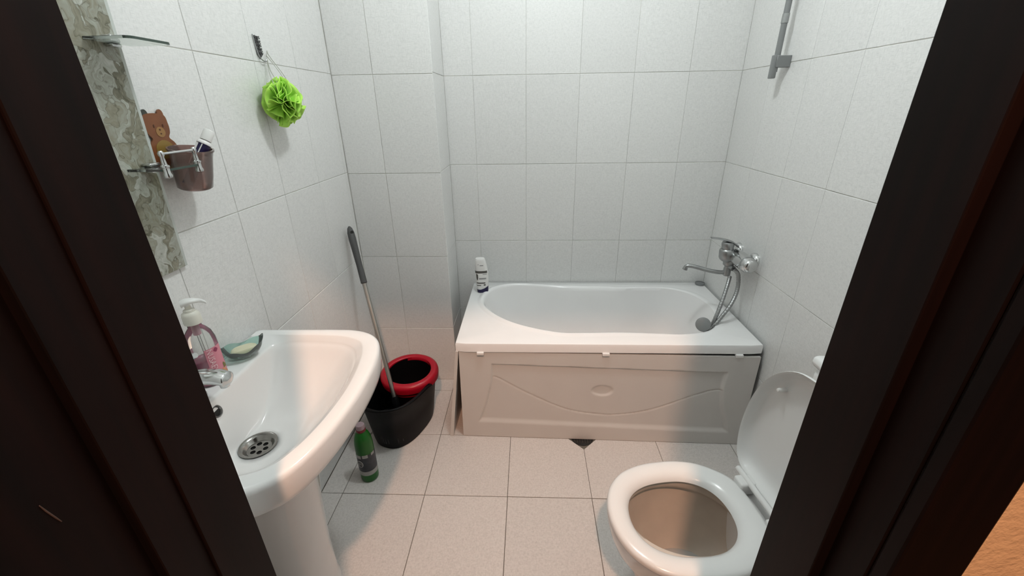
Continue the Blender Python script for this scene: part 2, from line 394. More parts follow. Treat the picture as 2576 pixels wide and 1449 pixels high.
lay_tiles(wx, (XB, 0, 0), (0, 1, 0), (0, 0, 1), [YB, D-.001], zc, 'tile')
struct('ceiling', MB().box((XL-0.12, YF-0.06, ZC), (XR+0.12, D+0.12, ZC+0.1)), M['plaster'])

# doorway: wall between bathroom and hallway, y 0.27 .. 0.39
DL, DR, DTOP = -0.388, 0.321, 1.97
wf = MB().box((XL-0.12, 0.33, 0), (DL-0.016, YF-0.0005, ZC)).box((DR+0.016, 0.33, 0), (XR+0.12, YF-0.0005, ZC)).box((DL-0.016, 0.33, DTOP+0.016), (DR+0.016, YF-0.0005, ZC))
struct('wall_front', wf, M['plaster'])
wh = MB().box((-1.7, 0.272, 0), (DL-0.016, 0.33, 2.9)).box((DR+0.016, 0.272, 0), (1.9, 0.33, 2.9)).box((DL-0.016, 0.272, DTOP+0.016), (DR+0.016, 0.33, 2.9))
struct('wall_hall', wh, M['orange'])
struct('floor_hall', MB().box((-1.7, -1.6, -0.1), (1.9, 0.268, -0.003)), M['hfloor'])
# jambs: rebated frame (trim_1 left, trim_2 right, trim_3 head) and architraves on the hallway side
struct('trim_1', MB().rbox((DL-0.016, 0.272, 0), (DL-0.004, 0.385, DTOP), .001, 1).rbox((DL-0.0045, 0.318, 0), (DL, 0.392, DTOP), .0012, 1), M['wood'])
struct('trim_2', MB().rbox((DR+0.012, 0.272, 0), (DR+0.016, 0.385, DTOP), .001, 1).rbox((DR, 0.312, 0), (DR+0.0125, 0.392, DTOP), .0015, 2), M['wood'])
struct('trim_3', MB().rbox((DL-0.016, 0.272, DTOP+0.0005), (DR+0.016, 0.392, DTOP+0.016), .0015, 1), M['wood'])
struct('trim_4', MB().rbox((DR+0.013, 0.254, 0), (DR+0.077, 0.2715, DTOP+0.07), .003, 2), M['wood'])
struct('trim_5', MB().rbox((DL-0.085, 0.254, 0), (DL-0.060, 0.2715, DTOP+0.07), .003, 2), M['wood'])
struct('trim_6', MB().rbox((DL-0.06, 0.254, DTOP+0.017), (DR+0.0125, 0.2715, DTOP+0.085), .003, 2), M['wood'])
# door leaf standing open into the hallway along the left side
door = struct('door_1', MB().rbox((DL-0.055, -0.44, 0.008), (DL-0.015, 0.300, DTOP-0.006), .002, 2), M['wood'])
part('scratch', MB().tube([(DL-.0146, .2245, 1.125), (DL-.0146, .226, 1.117), (DL-.0146, .2288, 1.105), (DL-.0146, .2305, 1.098)], [.0004, .0007, .0007, .0004], 6), M['scratch'], door, label='pale scratch in the dark door face')

# ------------------------------------------------------------------ bathtub
tub = thing('bathtub', 'white acrylic bathtub with loose front panel built in along the tiled back wall', 'bathtub', (0.33, 1.83, 0))
ZR = 0.505
def build_tub():
    c = (0.33, 1.835); N = 160
    rect = lambda x0, x1, y0, y1: star([(x0,y0),(x1,y0),(x1,y1),(x0,y1)], c, N)
    inner = spline([(-.237,1.925),(-.212,2.045),(-.135,2.112),(-.011,2.126),(.183,2.103),(.419,2.098),(.502,2.092),(.70,2.100),(.80,2.072),(.872,2.005),(.906,1.905),(.905,1.81),(.876,1.70),(.805,1.618),(.68,1.585),(.56,1.590),(.40,1.595),(.25,1.588),(.131,1.590),(-.02,1.645),(-.13,1.725),(-.21,1.83)], 6, True)
    inn = star(inner, c, N)
    x0, x1, y0, y1 = -.312, .975, 1.500, 2.172
    R = [at_z(rect(x0+.004,x1-.004,y0+.004,y1-.002), ZR-.044), at_z(rect(x0,x1,y0,y1), ZR-.042), at_z(rect(x0,x1,y0,y1), ZR-.008), at_z(rect(x0+.002,x1-.002,y0+.002,y1-.001), ZR-.002), at_z(rect(x0+.008,x1-.008,y0+.008,y1-.004), ZR)]
    def ring(off, z):      # offset inner outline radially by off metres
        out = []
        for k, p in enumerate(inn):
            dx, dy = p[0]-c[0], p[1]-c[1]; l = math.hypot(dx, dy)
            lim = 1.0
            out.append((c[0]+dx*(l+off)/l, c[1]+dy*(l+off)/l))
        return at_z(out, z)
    def bead(off, h):     # the raised bead is tall at the left end and fades to the right
        vs = ring(off, ZR)
        for v in vs:
            k = max(0, min(1, (0.55 - v.x) / 0.6)); v.z = ZR + h * (0.25 + 0.75*k)
        return vs
    R += [bead(.030, 0.0005), bead(.022, .003), bead(.012, .009), bead(.004, .010), bead(-.004, .006), bead(-.010, -.004), ring(-.014, ZR-.020)]
    for sx, sy, z, off in ((.955,.93,.44,.0),(.93,.885,.36,.004),(.895,.84,.28,.01),(.85,.79,.20,.018),(.79,.73,.155,.025),(.70,.64,.132,.03),(.5,.45,.124,.03),(.25,.22,.121,.03),(.06,.06,.120,.03)):
        R.append(at_z(scale2(inn, c, sx, sy, (off, 0)), z))
    return MB().rings(R, False, True)
part('tub_shell', build_tub(), M['acrylic'], tub, smooth=50)
def panel():
    TL, TR, BL, BR = Vector((-.300,1.507,.461)), Vector((.972,1.496,.450)), Vector((-.305,1.497,.003)), Vector((.957,1.469,.002))
    Lb = [(.081,-.233),(.187,-.195),(.284,-.173),(.33,-.165),(.402,-.162)]; Rb = [(.05,.917),(.08,.897),(.213,.858),(.298,.846),(.376,.852)]
    def itp(T, z):
        if z <= T[0][0]: return T[0][1]
        for a, b in zip(T, T[1:]):
            if z <= b[0]: return a[1] + (b[1]-a[1])*(z-a[0])/(b[0]-a[0])
        return T[-1][1]
    sw = [Vector((p[0], p[1])) for p in spline([(-.163,.325,0),(-.133,.323,0),(-.015,.252,0),(.164,.166,0),(.308,.14,0),(.415,.141,0),(.553,.172,0),(.716,.245,0),(.80,.278,0),(.84,.28,0)], 6)]
    ss = lambda t: (lambda u: u*u*(3-2*u))(max(0, min(1, t)))
    def depth(x, z):
        zt = .402 + (x+.162)/1.014*(-.026); zb = .094 - .022*(x+.2)/1.05
        d = min(ss((x - itp(Lb, z)) / .010), ss((itp(Rb, z) - x) / .016), ss((zt - z) / .008), ss((z - zb + .013) / .026))
        h = -.0085 * d
        dm = min((Vector((x, z)) - s).length for s in sw[::2]) if d > .5 else 1
        if dm < .05:
            dm = 1
            for a, b in zip(sw, sw[1:]):
                t = max(0, min(1, (Vector((x, z))-a).dot(b-a) / (b-a).length_squared)); dm = min(dm, (Vector((x, z)) - (a + (b-a)*t)).length)
            h -= .0028 * (1 - ss(dm / .0055))
        e = math.hypot((x - .328)/.052, (z - .2655)/.030)
        h -= .0060 * (1 - ss((e - .70) / .30))
        return h
    def fn(u, v):
        p = BL.lerp(BR, u).lerp(TL.lerp(TR, u), v)
        p.y -= depth(p.x, p.z); return p
    mb = MB().grid(fn, 300, 116)
    back = Vector((0, .012, 0))
    c4 = [fn(0,0), fn(1,0), fn(1,1), fn(0,1)]
    mb.add(c4 + [p + back for p in c4], [(0,1,5,4),(1,2,6,5),(2,3,7,6),(3,0,4,7),(4,5,6,7)])
    return mb
part('front_panel', panel(), M['pvc'], tub, smooth=35, label='moulded cream front panel with an oval and a curved groove')
sp = MB()
for (y, t) in ((1.512, 0), (2.160, 1)): pass
def side_panel():
    # thin board hung under the left rim, its foot kicked outwards
    A = [(-.313,1.503,.463),(-.301,1.503,.463),(-.352,1.494,.002),(-.368,1.494,.002)]
    B = [(-.306,2.150,.463),(-.294,2.150,.463),(-.320,2.150,.002),(-.334,2.150,.002)]
    return MB().add(A + B, [(0,1,2,3),(7,6,5,4),(0,4,5,1),(1,5,6,2),(2,6,7,3),(3,7,4,0)])
part('side_panel', side_panel(), M['pvc'], tub, smooth=None, label='thin side panel leaning out at its foot')
for x in (-.205, .329, .882):
    part('clip', MB().rbox((x-.015, 1.490, .452 if x < .8 else .449), (x+.015, 1.5085, .465 if x < .8 else .4625), .002, 2), M['plastic'], tub)

single('drain_cup', MB().lathe([(.020,0),(.0255,.002),(.026,.010),(.0235,.011),(.0225,.006),(.010,.0055),(.004,.007)], (.952, 2.142, ZR+.0005), n=32), M['greyplastic'],
       'small round grey plug cup on the back right corner of the bathtub rim', 'plug', (.952, 2.142, ZR))

# ------------------------------------------------------------------ floor drain
fd = thing('floor_drain', 'dark floor drain in the notch cut into the floor tiles below the bath panel', 'drain', (jx, jy, -TT))
part('well', MB().lathe([(.052,.0003),(.052,.0015),(.045,.0018),(.044,.0008),(.0,.0006)], (jx, jy-.005, -TT), n=32, cap0=True, cap1=False), M['dark'], fd)
g = MB()
for k in range(-3, 4): g.box((jx+k*.012-.0022, jy-.040, -.0012), (jx+k*.012+.0022, jy+.030, -.0002))
part('grate', g, mat('drain_grate', (.06,.052,.045), .5, metal=.5, vary=.4, nscale=60), fd, smooth=None)

# ------------------------------------------------------------------ bath mixer tap on the right wall
tap = thing('bath_tap', 'chrome bath mixer tap with long swivel spout on the right tiled wall', 'tap', (XR, 1.77, .77))
tx, tz = .930, .795
for y in (1.728, 1.878):
    part('wall_flange', MB().lathe([(.034,0),(.034,.004),(.030,.014),(.022,.020),(.018,.022)], (XR, y, tz), (-1, 0, 0), 32).lathe([(.017,.018),(.017,.045)], (XR, y, tz), (-1, 0, 0), 24), M['chrome'], tap)
bprof = [(.004,1.640),(.014,1.641),(.023,1.645),(.029,1.653),(.0325,1.668),(.0340,1.70),(.0345,1.75),(.0325,1.80),(.031,1.84),(.027,1.868),(.016,1.878),(.003,1.880)]
part('tap_body', MB().lathe(bprof, (tx, 0, tz), (0, 1, 0), 40), M['chrome'], tap)
part('seam', MB().lathe([(.0330,1.672),(.0342,1.674),(.0344,1.678),(.0338,1.682)], (tx, 0, tz), (0, 1, 0), 40, False, False), M['dullchrome'], tap)
hc = Vector((tx-.032, 1.800, tz-.014)); hd = Vector((-.10, 0, 1)).normalized()
part('cartridge', MB().lathe([(.024,-.012),(.031,-.004),(.0335,.004),(.0335,.034),(.030,.042),(.0265,.045)], hc, hd, 36), M['dullchrome'], tap)
def lever():
    b0 = hc + hd*.045
    mb = MB().lathe([(.0245,0),(.0255,.010),(.0265,.024),(.022,.032)], b0, hd, 28)
    path = spline([(b0.x+.040, 1.800, b0.z+.014), (b0.x+.012, 1.800, b0.z+.032), (b0.x-.028, 1.801, b0.z+.044), (b0.x-.078, 1.803, b0.z+.050)], 6)
    rs = []
    for i, p in enumerate(path):
        t = i/(len(path)-1); wd = .024*(1-t)+.012*t; th = .0065*(1-t)+.0028*t
        rs.append([p + Vector((0, wd*math.cos(2*PI*k/16), th*math.sin(2*PI*k/16))) for k in range(16)])
    return mb.rings(rs, True, True)
part('lever', lever(), M['dullchrome'], tap)
dx_ = hc.x+.012
part('diverter', MB().lathe([(.012,-.098),(.0165,-.094),(.0165,-.062),(.0145,-.057),(.0155,-.050),(.023,-.044),(.0245,-.032),(.022,-.016),(.018,-.006)], (dx_, 1.797, tz), (0,0,1), 28).tube([(dx_+.004, 1.785, tz-.050), (dx_+.010, 1.764, tz-.052)], [.011, .012], 18), M['dullchrome'], tap)
spath = spline([(dx_, 1.797, tz-.080), (dx_-.03, 1.800, tz-.083), (dx_-.075, 1.808, tz-.078), (dx_-.125, 1.820, tz-.067), (dx_-.157, 1.828, tz-.062), (dx_-.172, 1.832, tz-.066), (dx_-.177, 1.833, tz-.082)], 8)
part('spout', MB().tube(spath, [.0095]*(len(spath)-10)+[.0095,.0095,.0095,.0097,.010,.0105,.011,.0112,.0112,.0112], 20), M['dullchrome'], tap)

hs = thing('hand_shower', 'grey hand shower hanging into the bathtub on a looped metal hose', 'shower head', (.79, 1.60, .44))
def ribbed(path, r):
    rr = [r*(1 + .07*math.sin(i*2.1)) for i in range(len(path))]
    return MB().tube(path, rr, 12)
hp = spline([(dx_+.011,1.760,tz-.052),(.938,1.750,.722),(.942,1.738,.675),(.932,1.722,.632),(.906,1.700,.588),(.868,1.684,.535),(.835,1.674,.485),(.818,1.680,.44),(.80,1.70,.36),(.74,1.74,.27),(.69,1.80,.2),(.70,1.84,.172),(.75,1.85,.19),(.795,1.80,.28),(.815,1.74,.37),(.828,1.70,.44),(.838,1.690,.490),(.858,1.702,.545),(.880,1.725,.600),(.900,1.750,.650),(.915,1.772,.688),(.919,1.780,.699)], 14)
part('hose', ribbed(hp, .0085), M['dullchrome'], hs)
part('handle', MB().tube(spline([(.826,1.672,.395),(.817,1.664,.44),(.804,1.658,.485),(.796,1.658,.508)], 6), [.010]*7+[.011,.012,.013,.014,.014,.015,.015,.015,.015,.014,.012], 18), M['greyplastic'], hs)
part('shower_head', MB().lathe([(.008,.016),(.020,.012),(.031,.004),(.0325,-.004),(.0315,-.010),(.027,-.012),(.004,-.0115)], (.784, 1.658, .516), (.30, .75, -.45), 32), M['greyplastic'], hs)

# ------------------------------------------------------------------ shower rail on the right wall
rail = thing('shower_rail', 'upright grey metal shower riser rail with square bracket on right wall', 'shower rail', (XR, 1.815, 1.53))
rx = .940
part('rod', MB().tube([(rx, 1.815, 1.53), (rx, 1.815, 2.12)], .0105, 20), M['greyplastic'], rail)
part('sleeve', MB().tube([(rx, 1.815, 1.690), (rx, 1.815, 1.720)], .0122, 20), M['dullchrome'], rail, label='lighter metal sleeve on the rod')
part('bracket', MB().rbox((rx-.006, 1.799, 1.545), (XR-.0005, 1.822, 1.585), .0015, 1).rbox((rx-.014, 1.803, 1.508), (rx+.004, 1.829, 1.588), .003, 2), M['greyplastic'], rail)
part('bracket', MB().rbox((rx-.006, 1.803, 2.06), (XR-.0005, 1.827, 2.10), .0015, 1), M['greyplastic'], rail)

# ------------------------------------------------------------------ shampoo bottle on the tub rim
sb = thing('shampoo_bottle', 'white shampoo bottle with navy base on the left rim of the bathtub', 'bottle', (-.249, 2.035, ZR))
def flat_bottle(c, prof, e=2.6, N=40, rot=0):
    R = []
    for a, b, z, off in prof:
        pts = ellipse((off, 0), a, b, N, e); m = Matrix.Rotation(rot, 3, 'Z')
        R.append([Vector(c) + m @ Vector((p[0], p[1], z)) for p in pts])
    return R
shp = [(.026,.017,0,.004),(.029,.020,.003,.003),(.031,.021,.03,.002),(.034,.0225,.07,.002),(.0345,.0225,.11,.001),(.032,.0215,.15,-.001),(.028,.020,.18,-.004),(.026,.0185,.190,-.005),(.023,.016,.194,-.005)]
cS = (-.249, 2.035, ZR+.0005)
sbb = part('bottle_body', MB().rings(flat_bottle(cS, shp, rot=.12), True, True), M['plastic'], sb, smooth=50)
def wrap_patch(c, prof, e, rot, a0, a1, zfun0, zfun1, d=.0004, n=24, nz=8, N=200):
    # thin label that follows the side of a bottle between angles a0..a1
    def rad(z):
        for p, q in zip(prof, prof[1:]):
            if p[2] <= z <= q[2]:
                t = (z-p[2])/max(1e-9, q[2]-p[2]); return [p[i]+(q[i]-p[i])*t for i in (0,1,3)]
        return [prof[-1][i] for i in (0,1,3)]
    m = Matrix.Rotation(rot, 3, 'Z')
    def fn(u, v):
        t = a0 + (a1-a0)*u; z = zfun0(u) + (zfun1(u)-zfun0(u))*v; A, B, off = rad(z); co, si = math.cos(t), math.sin(t)
        x = off + (A+d)*math.copysign(abs(co)**(2/e), co); y = (B+d)*math.copysign(abs(si)**(2/e), si)
        return Vector(c) + m @ Vector((x, y, z))
    return MB().grid(fn, n, nz)
k = lambda v: (lambda u: v)
F0, F1 = PI*1.06, PI*1.94
part('base_print', wrap_patch(cS, shp, 2.6, .12, 0, 2*PI, k(.0035), lambda u: .022+.018*max(0, math.cos((u-.97)*2*PI)), n=60), M['navy'], sbb, label='navy swoosh around the foot')
part('band_print', wrap_patch(cS, shp, 2.6, .12, PI*1.05, PI*1.80, k(.116), k(.129), n=20), M['ink'], sbb)
part('curl_print', wrap_patch(cS, shp, 2.6, .12, PI*1.2, PI*1.33, lambda u: .088-.012*math.sin(u*PI), lambda u: .115-.006*u, n=8), M['ink'], sbb)
for a0_, a1_, z0_, z1_, m_ in ((1.38,1.68,.082,.090,'inklight'),(1.52,1.74,.108,.112,'inklight'),(1.46,1.60,.157,.162,'inklight'),(1.36,1.41,.162,.166,'inklight'),(1.18,1.62,.057,.064,'ink'),(1.16,1.45,.044,.049,'ink'),(1.54,1.64,.045,.053,'ink')):
    part('text_print', wrap_patch(cS, shp, 2.6, .12, PI*a0_, PI*a1_, k(z0_), k(z1_), n=12), M[m_], sbb)

# ------------------------------------------------------------------ pedestal washbasin
YS = 0.79; ZS = 0.805
sink = thing('washbasin', 'white ceramic washbasin on a pedestal against the left tiled wall', 'washbasin', (-.66, YS, 0))
def build_sink():
    c = (-.60, YS); N = 192
    def full(h, corner=()):
        pts = h + [(x, -v) for x, v in h[::-1] if abs(v) > 1e-6]
        return [(x, YS + v, 0) for x, v in pts]
    bx = -.8385
    outer_f = spline([(-.66,.302,0),(-.585,.303,0),(-.530,.300,0),(-.480,.282,0),(-.443,.247,0),(-.421,.195,0),(-.408,.13,0),(-.402,.06,0),(-.401,0,0),(-.404,-.06,0),(-.412,-.13,0),(-.427,-.195,0),(-.450,-.247,0),(-.488,-.282,0),(-.530,-.300,0),(-.585,-.303,0),(-.66,-.302,0)], 8)
    outer = [(bx, YS-.298), ] + [(bx, YS+.298)] + [(p.x, YS+p.y) for p in outer_f]
    out = star(outer, c, N)
    def shrink(A, d, back):
        o = []
        for p in A:
            dx, dy = p[0]-c[0], p[1]-c[1]; l = math.hypot(dx, dy)
            q = (c[0]+dx*(l-d)/l, c[1]+dy*(l-d)/l)
            o.append((max(q[0], back), q[1]))
        return o
    in_f = spline([(-.80,.262,0),(-.70,.262,0),(-.60,.260,0),(-.54,.252,0),(-.490,.226,0),(-.464,.175,0),(-.449,.11,0),(-.442,.05,0),(-.440,0,0),(-.442,-.05,0),(-.449,-.11,0),(-.464,-.175,0),(-.490,-.226,0),(-.54,-.252,0),(-.60,-.260,0),(-.70,-.262,0),(-.80,-.262,0)], 8)
    inB = star([(-.830, YS-.255), (-.830, YS+.255)] + [(p.x, YS+p.y) for p in in_f], c, N)
    bowl_f = spline([(-.757,0,0),(-.757,.10,0),(-.757,.19,0),(-.745,.232,0),(-.70,.250,0),(-.60,.248,0),(-.545,.238,0),(-.503,.212,0),(-.478,.165,0),(-.463,.10,0),(-.456,0,0),(-.463,-.10,0),(-.478,-.165,0),(-.503,-.212,0),(-.545,-.238,0),(-.60,-.248,0),(-.70,-.250,0),(-.745,-.232,0),(-.757,-.19,0),(-.757,-.10,0)], 6, True)
    bowl = star([(p.x, YS+p.y) for p in bowl_f], c, N)
    dr = [(-.690+.043*math.cos(2*PI*k/N), .780+.043*math.sin(2*PI*k/N)) for k in range(N)]
    R = []
    # underside up the apron
    for t, z in ((.62,.600),(.55,.625),(.40,.665),(.22,.700),(.10,.722),(.05,.732)):
        R.append(at_z([(max(bx, p[0]), p[1]) for p in lerp2(out, scale2(out, (-.70, YS), .30, .28), t)], z))
    R += [at_z(shrink(out, .006, bx), .736), at_z(shrink(out, .002, bx), .741), at_z(out, .752), at_z(out, ZS-.012), at_z(shrink(out, .0025, bx), ZS-.005), at_z(shrink(out, .008, bx), ZS-.001), at_z(shrink(out, .014, bx), ZS)]
    R += [at_z(lerp2(shrink(out, .014, bx), inB, .85), ZS), at_z(inB, ZS-.002), at_z(lerp2(inB, bowl, .2), ZS-.008), at_z(lerp2(inB, bowl, .9), ZS-.013), at_z(bowl, ZS-.017)]
    for t in (.03,.06,.10,.16,.23,.31,.40,.50,.60,.70,.80,.90,1.0):
        z = (ZS-.017) - .148*(.35*(1-(1-t)**2.2) + .65*math.sin(t*PI/2))*min(1, .55+t*4)
        R.append(at_z(lerp2(bowl, dr, t), z - .004*t))
    R.append(at_z(scale2(dr, (-.690,.780), .9, .9), .628))
    return MB().rings(R, True, False)
part('basin', build_sink(), M['ceramic'], sink, smooth=60)
def pedestal():
    R = []
    for z, cx, a, b in ((0,-.705,.098,.112),(.02,-.705,.098,.112),(.05,-.703,.092,.105),(.20,-.698,.090,.098),(.40,-.690,.096,.100),(.50,-.685,.104,.106),(.57,-.675,.118,.118),(.604,-.67,.125,.122)):
        R.append(at_z(ellipse((cx, YS), a, b, 64, 2.3), z))
    return MB().rings(R, True, True)
part('pedestal', pedestal(), M['ceramic'], sink, smooth=60)
dc = Vector((-.690, .780, .631))
dn = part('waste', MB().lathe([(.0455,.008),(.0445,.0105),(.040,.010),(.034,.004),(.030,-.003),(.0285,-.004)], dc, n=40, cap0=False, cap1=False), M['darkchrome'], sink, label='chrome drain')
st = MB(); n = 40
def strainer():
    bm = bmesh.new(); mb = MB()
    # disc with six holes: build as a fan of 6 sectors around holes
    R0, rh, ro, rc = .029, .0062, .0165, .0
    for s in range(6):
        a0 = s*PI/3; hc = Vector((ro*math.cos(a0), ro*math.sin(a0), 0)); K = 24
        hole = [hc + Vector((math.cos(2*PI*q/K), math.sin(2*PI*q/K), 0))*rh for q in range(K)]
        out = []
        for q in range(K):
            d = Vector((math.cos(2*PI*q/K), math.sin(2*PI*q/K), 0)); best = 1
            # ray from hole centre to the sector wedge boundary
            for wa in (a0-PI/6, a0+PI/6):
                nx = Vector((-math.sin(wa), math.cos(wa), 0)); dn_ = d.dot(nx)
                if abs(dn_) > 1e-9:
                    t = -hc.dot(nx)/dn_
                    if t > 0: best = min(best, t)
            bq = 2*hc.dot(d); cq = hc.dot(hc)-R0*R0; t = (-bq+math.sqrt(bq*bq-4*cq))/2; best = min(best, t)
            out.append(hc + d*best)
        b = len(mb.v); mb.v += hole + out; mb.f += [(b+q, b+(q+1) % K, b+K+(q+1) % K, b+K+q) for q in range(K)]
    bm.free(); return mb.xf(Matrix.Translation(dc + Vector((0,0,-.003))))
stn = part('strainer', strainer(), M['darkchrome'], sink, smooth=None, label='chrome strainer with six holes')
part('drain_hole', MB().lathe([(.030,-.008),(.030,-.0075)], dc, n=32), M['dark'], sink)
part('overflow', MB().lathe([(.0155,0),(.0155,.004),(.0125,.0055),(.010,.003),(.0095,-.001)], (-.7545, .765, .757), (.93,0,.36), 32, False, False), mat('old_chrome', (.12,.115,.11), .3, metal=.8, vary=.2), sink, label='dark metal overflow ring')
part('overflow_hole', MB().lathe([(.0100,0),(.0100,.0012)], (-.7545, .765, .757), (.93,0,.36), 24), M['dark'], sink)

# faucet on the basin
fa = thing('basin_faucet', 'low chrome basin faucet on the back edge of the washbasin', 'faucet', (-.795, .765, ZS-.010))
part('faucet_body', MB().lathe([(.027,0),(.027,.004),(.023,.010),(.022,.045),(.0245,.060),(.0245,.078),(.020,.086),(.006,.089)], (-.795, .765, ZS-.0095), n=36), M['chrome'], fa)
def fspout():
    path = spline([(-.800,.765,.845),(-.778,.767,.853),(-.750,.770,.856),(-.724,.773,.853),(-.704,.775,.845)], 8); R = []
    for i, p in enumerate(path):
        t = i/(len(path)-1); wd = .024*(1-t)+.021*t; th = .019*(1-t)+.016*t
        if i == len(path)-1: wd *= .82; th *= .82
        R.append([p + Vector((0, wd*math.cos(2*PI*q/24), th*math.sin(2*PI*q/24))) for q in range(24)])
    for e_, k_ in ((.004,.62),(.006,.30)):
        R.append([path[-1] + Vector((e_, wd*k_*math.cos(2*PI*q/24), -.001+th*k_*math.sin(2*PI*q/24))) for q in range(24)])
    return MB().rings(R, True, True).lathe([(.010,0),(.0105,.006),(.010,.014)], (-.716,.774,.826), n=24)
part('faucet_spout', fspout(), M['chrome'], fa, smooth=60)
part('faucet_lever', MB().tube(spline([(-.797,.765,.885),(-.780,.763,.905),(-.745,.758,.922)], 6), [.014,.013,.012,.011,.010,.0095,.009,.0085,.008,.0078,.0075,.007,.006], 16), M['chrome'], fa)

# soap dispenser
SBc = Vector((-.796, .836, ZS-.0095))
so = thing('soap_dispenser', 'clear pump bottle half full of pink liquid soap behind the basin faucet', 'soap bottle', SBc)
prof = [(.028,0),(.0305,.003),(.031,.02),(.031,.098),(.0300,.120),(.026,.138),(.019,.150),(.0135,.157),(.0130,.165)]
SH = Vector((0, 0, .018))
el = dict(ell=(.82, 1.10), rot=-.45)
part('bottle_shell', MB().lathe(prof, SBc, n=40, cap0=True, cap1=False, **el), M['clear'], so, smooth=60)
part('liquid', MB().lathe([(.0265,.002),(.0300,.005),(.0303,.02),(.0303,.070),(.0295,.0705)], SBc, n=40, **el), M['pinksoap'], so, smooth=50, label='pink liquid soap')
part('dip_tube', MB().tube([SBc+SH+Vector((0,0,.146)), SBc+Vector((.002,0,.07)), SBc+Vector((.006,.002,.008))], .0032, 10), M['clear'], so)
part('pump_stem', MB().tube([SBc+SH+Vector((0,0,.1465)), SBc+SH+Vector((0,0,.118))], .0085, 18), mat('pink_valve', (.55,.28,.33), .4, vary=.05), so)
part('pump_collar', MB().lathe([(.0155,.1475),(.0185,.1485),(.0190,.152),(.0185,.170),(.0165,.176),(.012,.179),(.0115,.184),(.0065,.186),(.006,.196)], SBc+SH, n=32), M['pumpwhite'], so)
def pump_head():
    c = SBc + SH + Vector((0,0,.196)); path = spline([c+Vector((-.009,-.007,.004)), c+Vector((0,0,.008)), c+Vector((.012,.009,.007)), c+Vector((.022,.017,.003)), c+Vector((.029,.022,-.004))], 6)
    R = []; n = len(path)
    for i, p in enumerate(path):
        t = i/(n-1); wd = (.0095*math.sin(PI*min(1, .3+t))+.0035); th = .0085*(1-t)+.0035*t
        R.append([p + Vector((-.6*wd*math.cos(2*PI*q/18), .8*wd*math.cos(2*PI*q/18), th*math.sin(2*PI*q/18))) for q in range(18)])
    return MB().rings(R, True, True).lathe([(.006,-.004),(.0065,.006)], c, n=16)
part('pump_head', pump_head(), mat('pump_white', (.78,.79,.77), .3, vary=.02), so)
sprof = [(r*.82, r*1.10, z, 0) for r, z in prof]
# label faces the doorway and the camera
LA0, LA1 = -.30, 1.05
lf = part('label_film', wrap_patch(SBc, sprof, 2.0, -.45, LA0, LA1, k(.010), lambda u: .100, d=.0006, n=20), M['pinkfilm'], so, label='pink label')
part('peach_print', wrap_patch(SBc, sprof, 2.0, -.45, .35, 1.04, k(.011), lambda u: .030+.006*math.sin(u*5), d=.0010, n=12), M['peach'], lf)
part('leaf_print', wrap_patch(SBc, sprof, 2.0, -.45, .65, 1.02, k(.034), lambda u: .046+.004*math.sin(u*6), d=.0010, n=8), M['leafprint'], lf)
part('round_print', wrap_patch(SBc, sprof, 2.0, -.45, .25, .65, lambda u: .091-.006*math.sin(u*PI), lambda u: .091+.006*math.sin(u*PI), d=.0010, n=12), M['magenta'], lf)
def text_on(name, body, size, place, material, parent, extr=.0002):
    cu = bpy.data.curves.new(name, 'FONT'); cu.body = body; cu.size = size; cu.align_x = 'CENTER'; cu.align_y = 'CENTER'; cu.resolution_u = 2
    o = bpy.data.objects.new('tmp', cu); COL.objects.link(o)
    dg = bpy.context.evaluated_depsgraph_get(); me = o.evaluated_get(dg).to_mesh()
    mb = MB().add([place(v.co.x, v.co.y) for v in me.vertices], [tuple(p.vertices) for p in me.polygons])
    o.evaluated_get(dg).to_mesh_clear(); bpy.data.objects.remove(o); bpy.data.curves.remove(cu)
    return part(name, mb, material, parent, smooth=None)
def soap_place(x, y):
    # letters run down the label: text x -> -z, text y -> around the bottle
    t = -.02 + y/.030; r = .0318; m = Matrix.Rotation(-.45, 3, 'Z'); z = .056 - x
    co, si = math.cos(t), math.sin(t)
    return SBc + m @ Vector(((r*.82+.0012)*co, (r*1.10+.0012)*si, z))
text_on('lettering', 'NUSAEYUN', .0165, soap_place, M['paleink'], lf)

# soap dish with soap
SDc = Vector((-.787, .950, ZS-.0085))
sd = thing('soap_dish', 'teal glass leaf shaped soap dish on the back corner of the washbasin', 'soap dish', SDc)
def dish():
    N = 56; mb = MB(); R = []
    for s_, z, lift in ((.02,.004,0),(.45,.0035,0),(.72,.008,.002),(.90,.020,.006),(1.0,.032,.010),(1.02,.034,.010),(.99,.034,.010),(.88,.022,.006),(.70,.011,.002),(.44,.0065,0),(.02,.0065,0)):
        r = []
        for q in range(N):
            t = 2*PI*q/N; a, b = .052, .037
            x = a*math.cos(t); y = b*math.sin(t)*(1-.12*math.cos(t)); z2 = z + lift*(.6*math.cos(2*t)+.25*math.cos(6*t)+(.9 if math.cos(t) > 0 else .4)*max(0, math.cos(t))**3)
            r.append(Vector((x*s_, y*s_, max(z2, .0015))))
        R.append(r)
    mb.rings(R, True, True); return mb
md = Matrix.Translation(SDc) @ Matrix.Rotation(.75, 4, 'Z')
part('dish', dish().xf(md), M['teal'], sd, smooth=60)
def soapbar():
    R = []
    for s_, z in ((.80,0),(.95,.003),(1,.009),(.95,.015),(.80,.0185),(.3,.0195)):
        R.append(at_z([(p[0]*s_, p[1]*s_) for p in ellipse((0,0), .033, .018, 40, 2.6)], z))
    return MB().rings(R, True, True)
soapb = single('soap_bar', soapbar().xf(Matrix.Translation(SDc + Vector((0,0,.0095))) @ Matrix.Rotation(.75, 4, 'Z') @ Matrix.Rotation(.10, 4, 'X')), M['soap'], 'cream bar of soap lying in the teal soap dish', 'soap', SDc + Vector((0,0,.0095)))

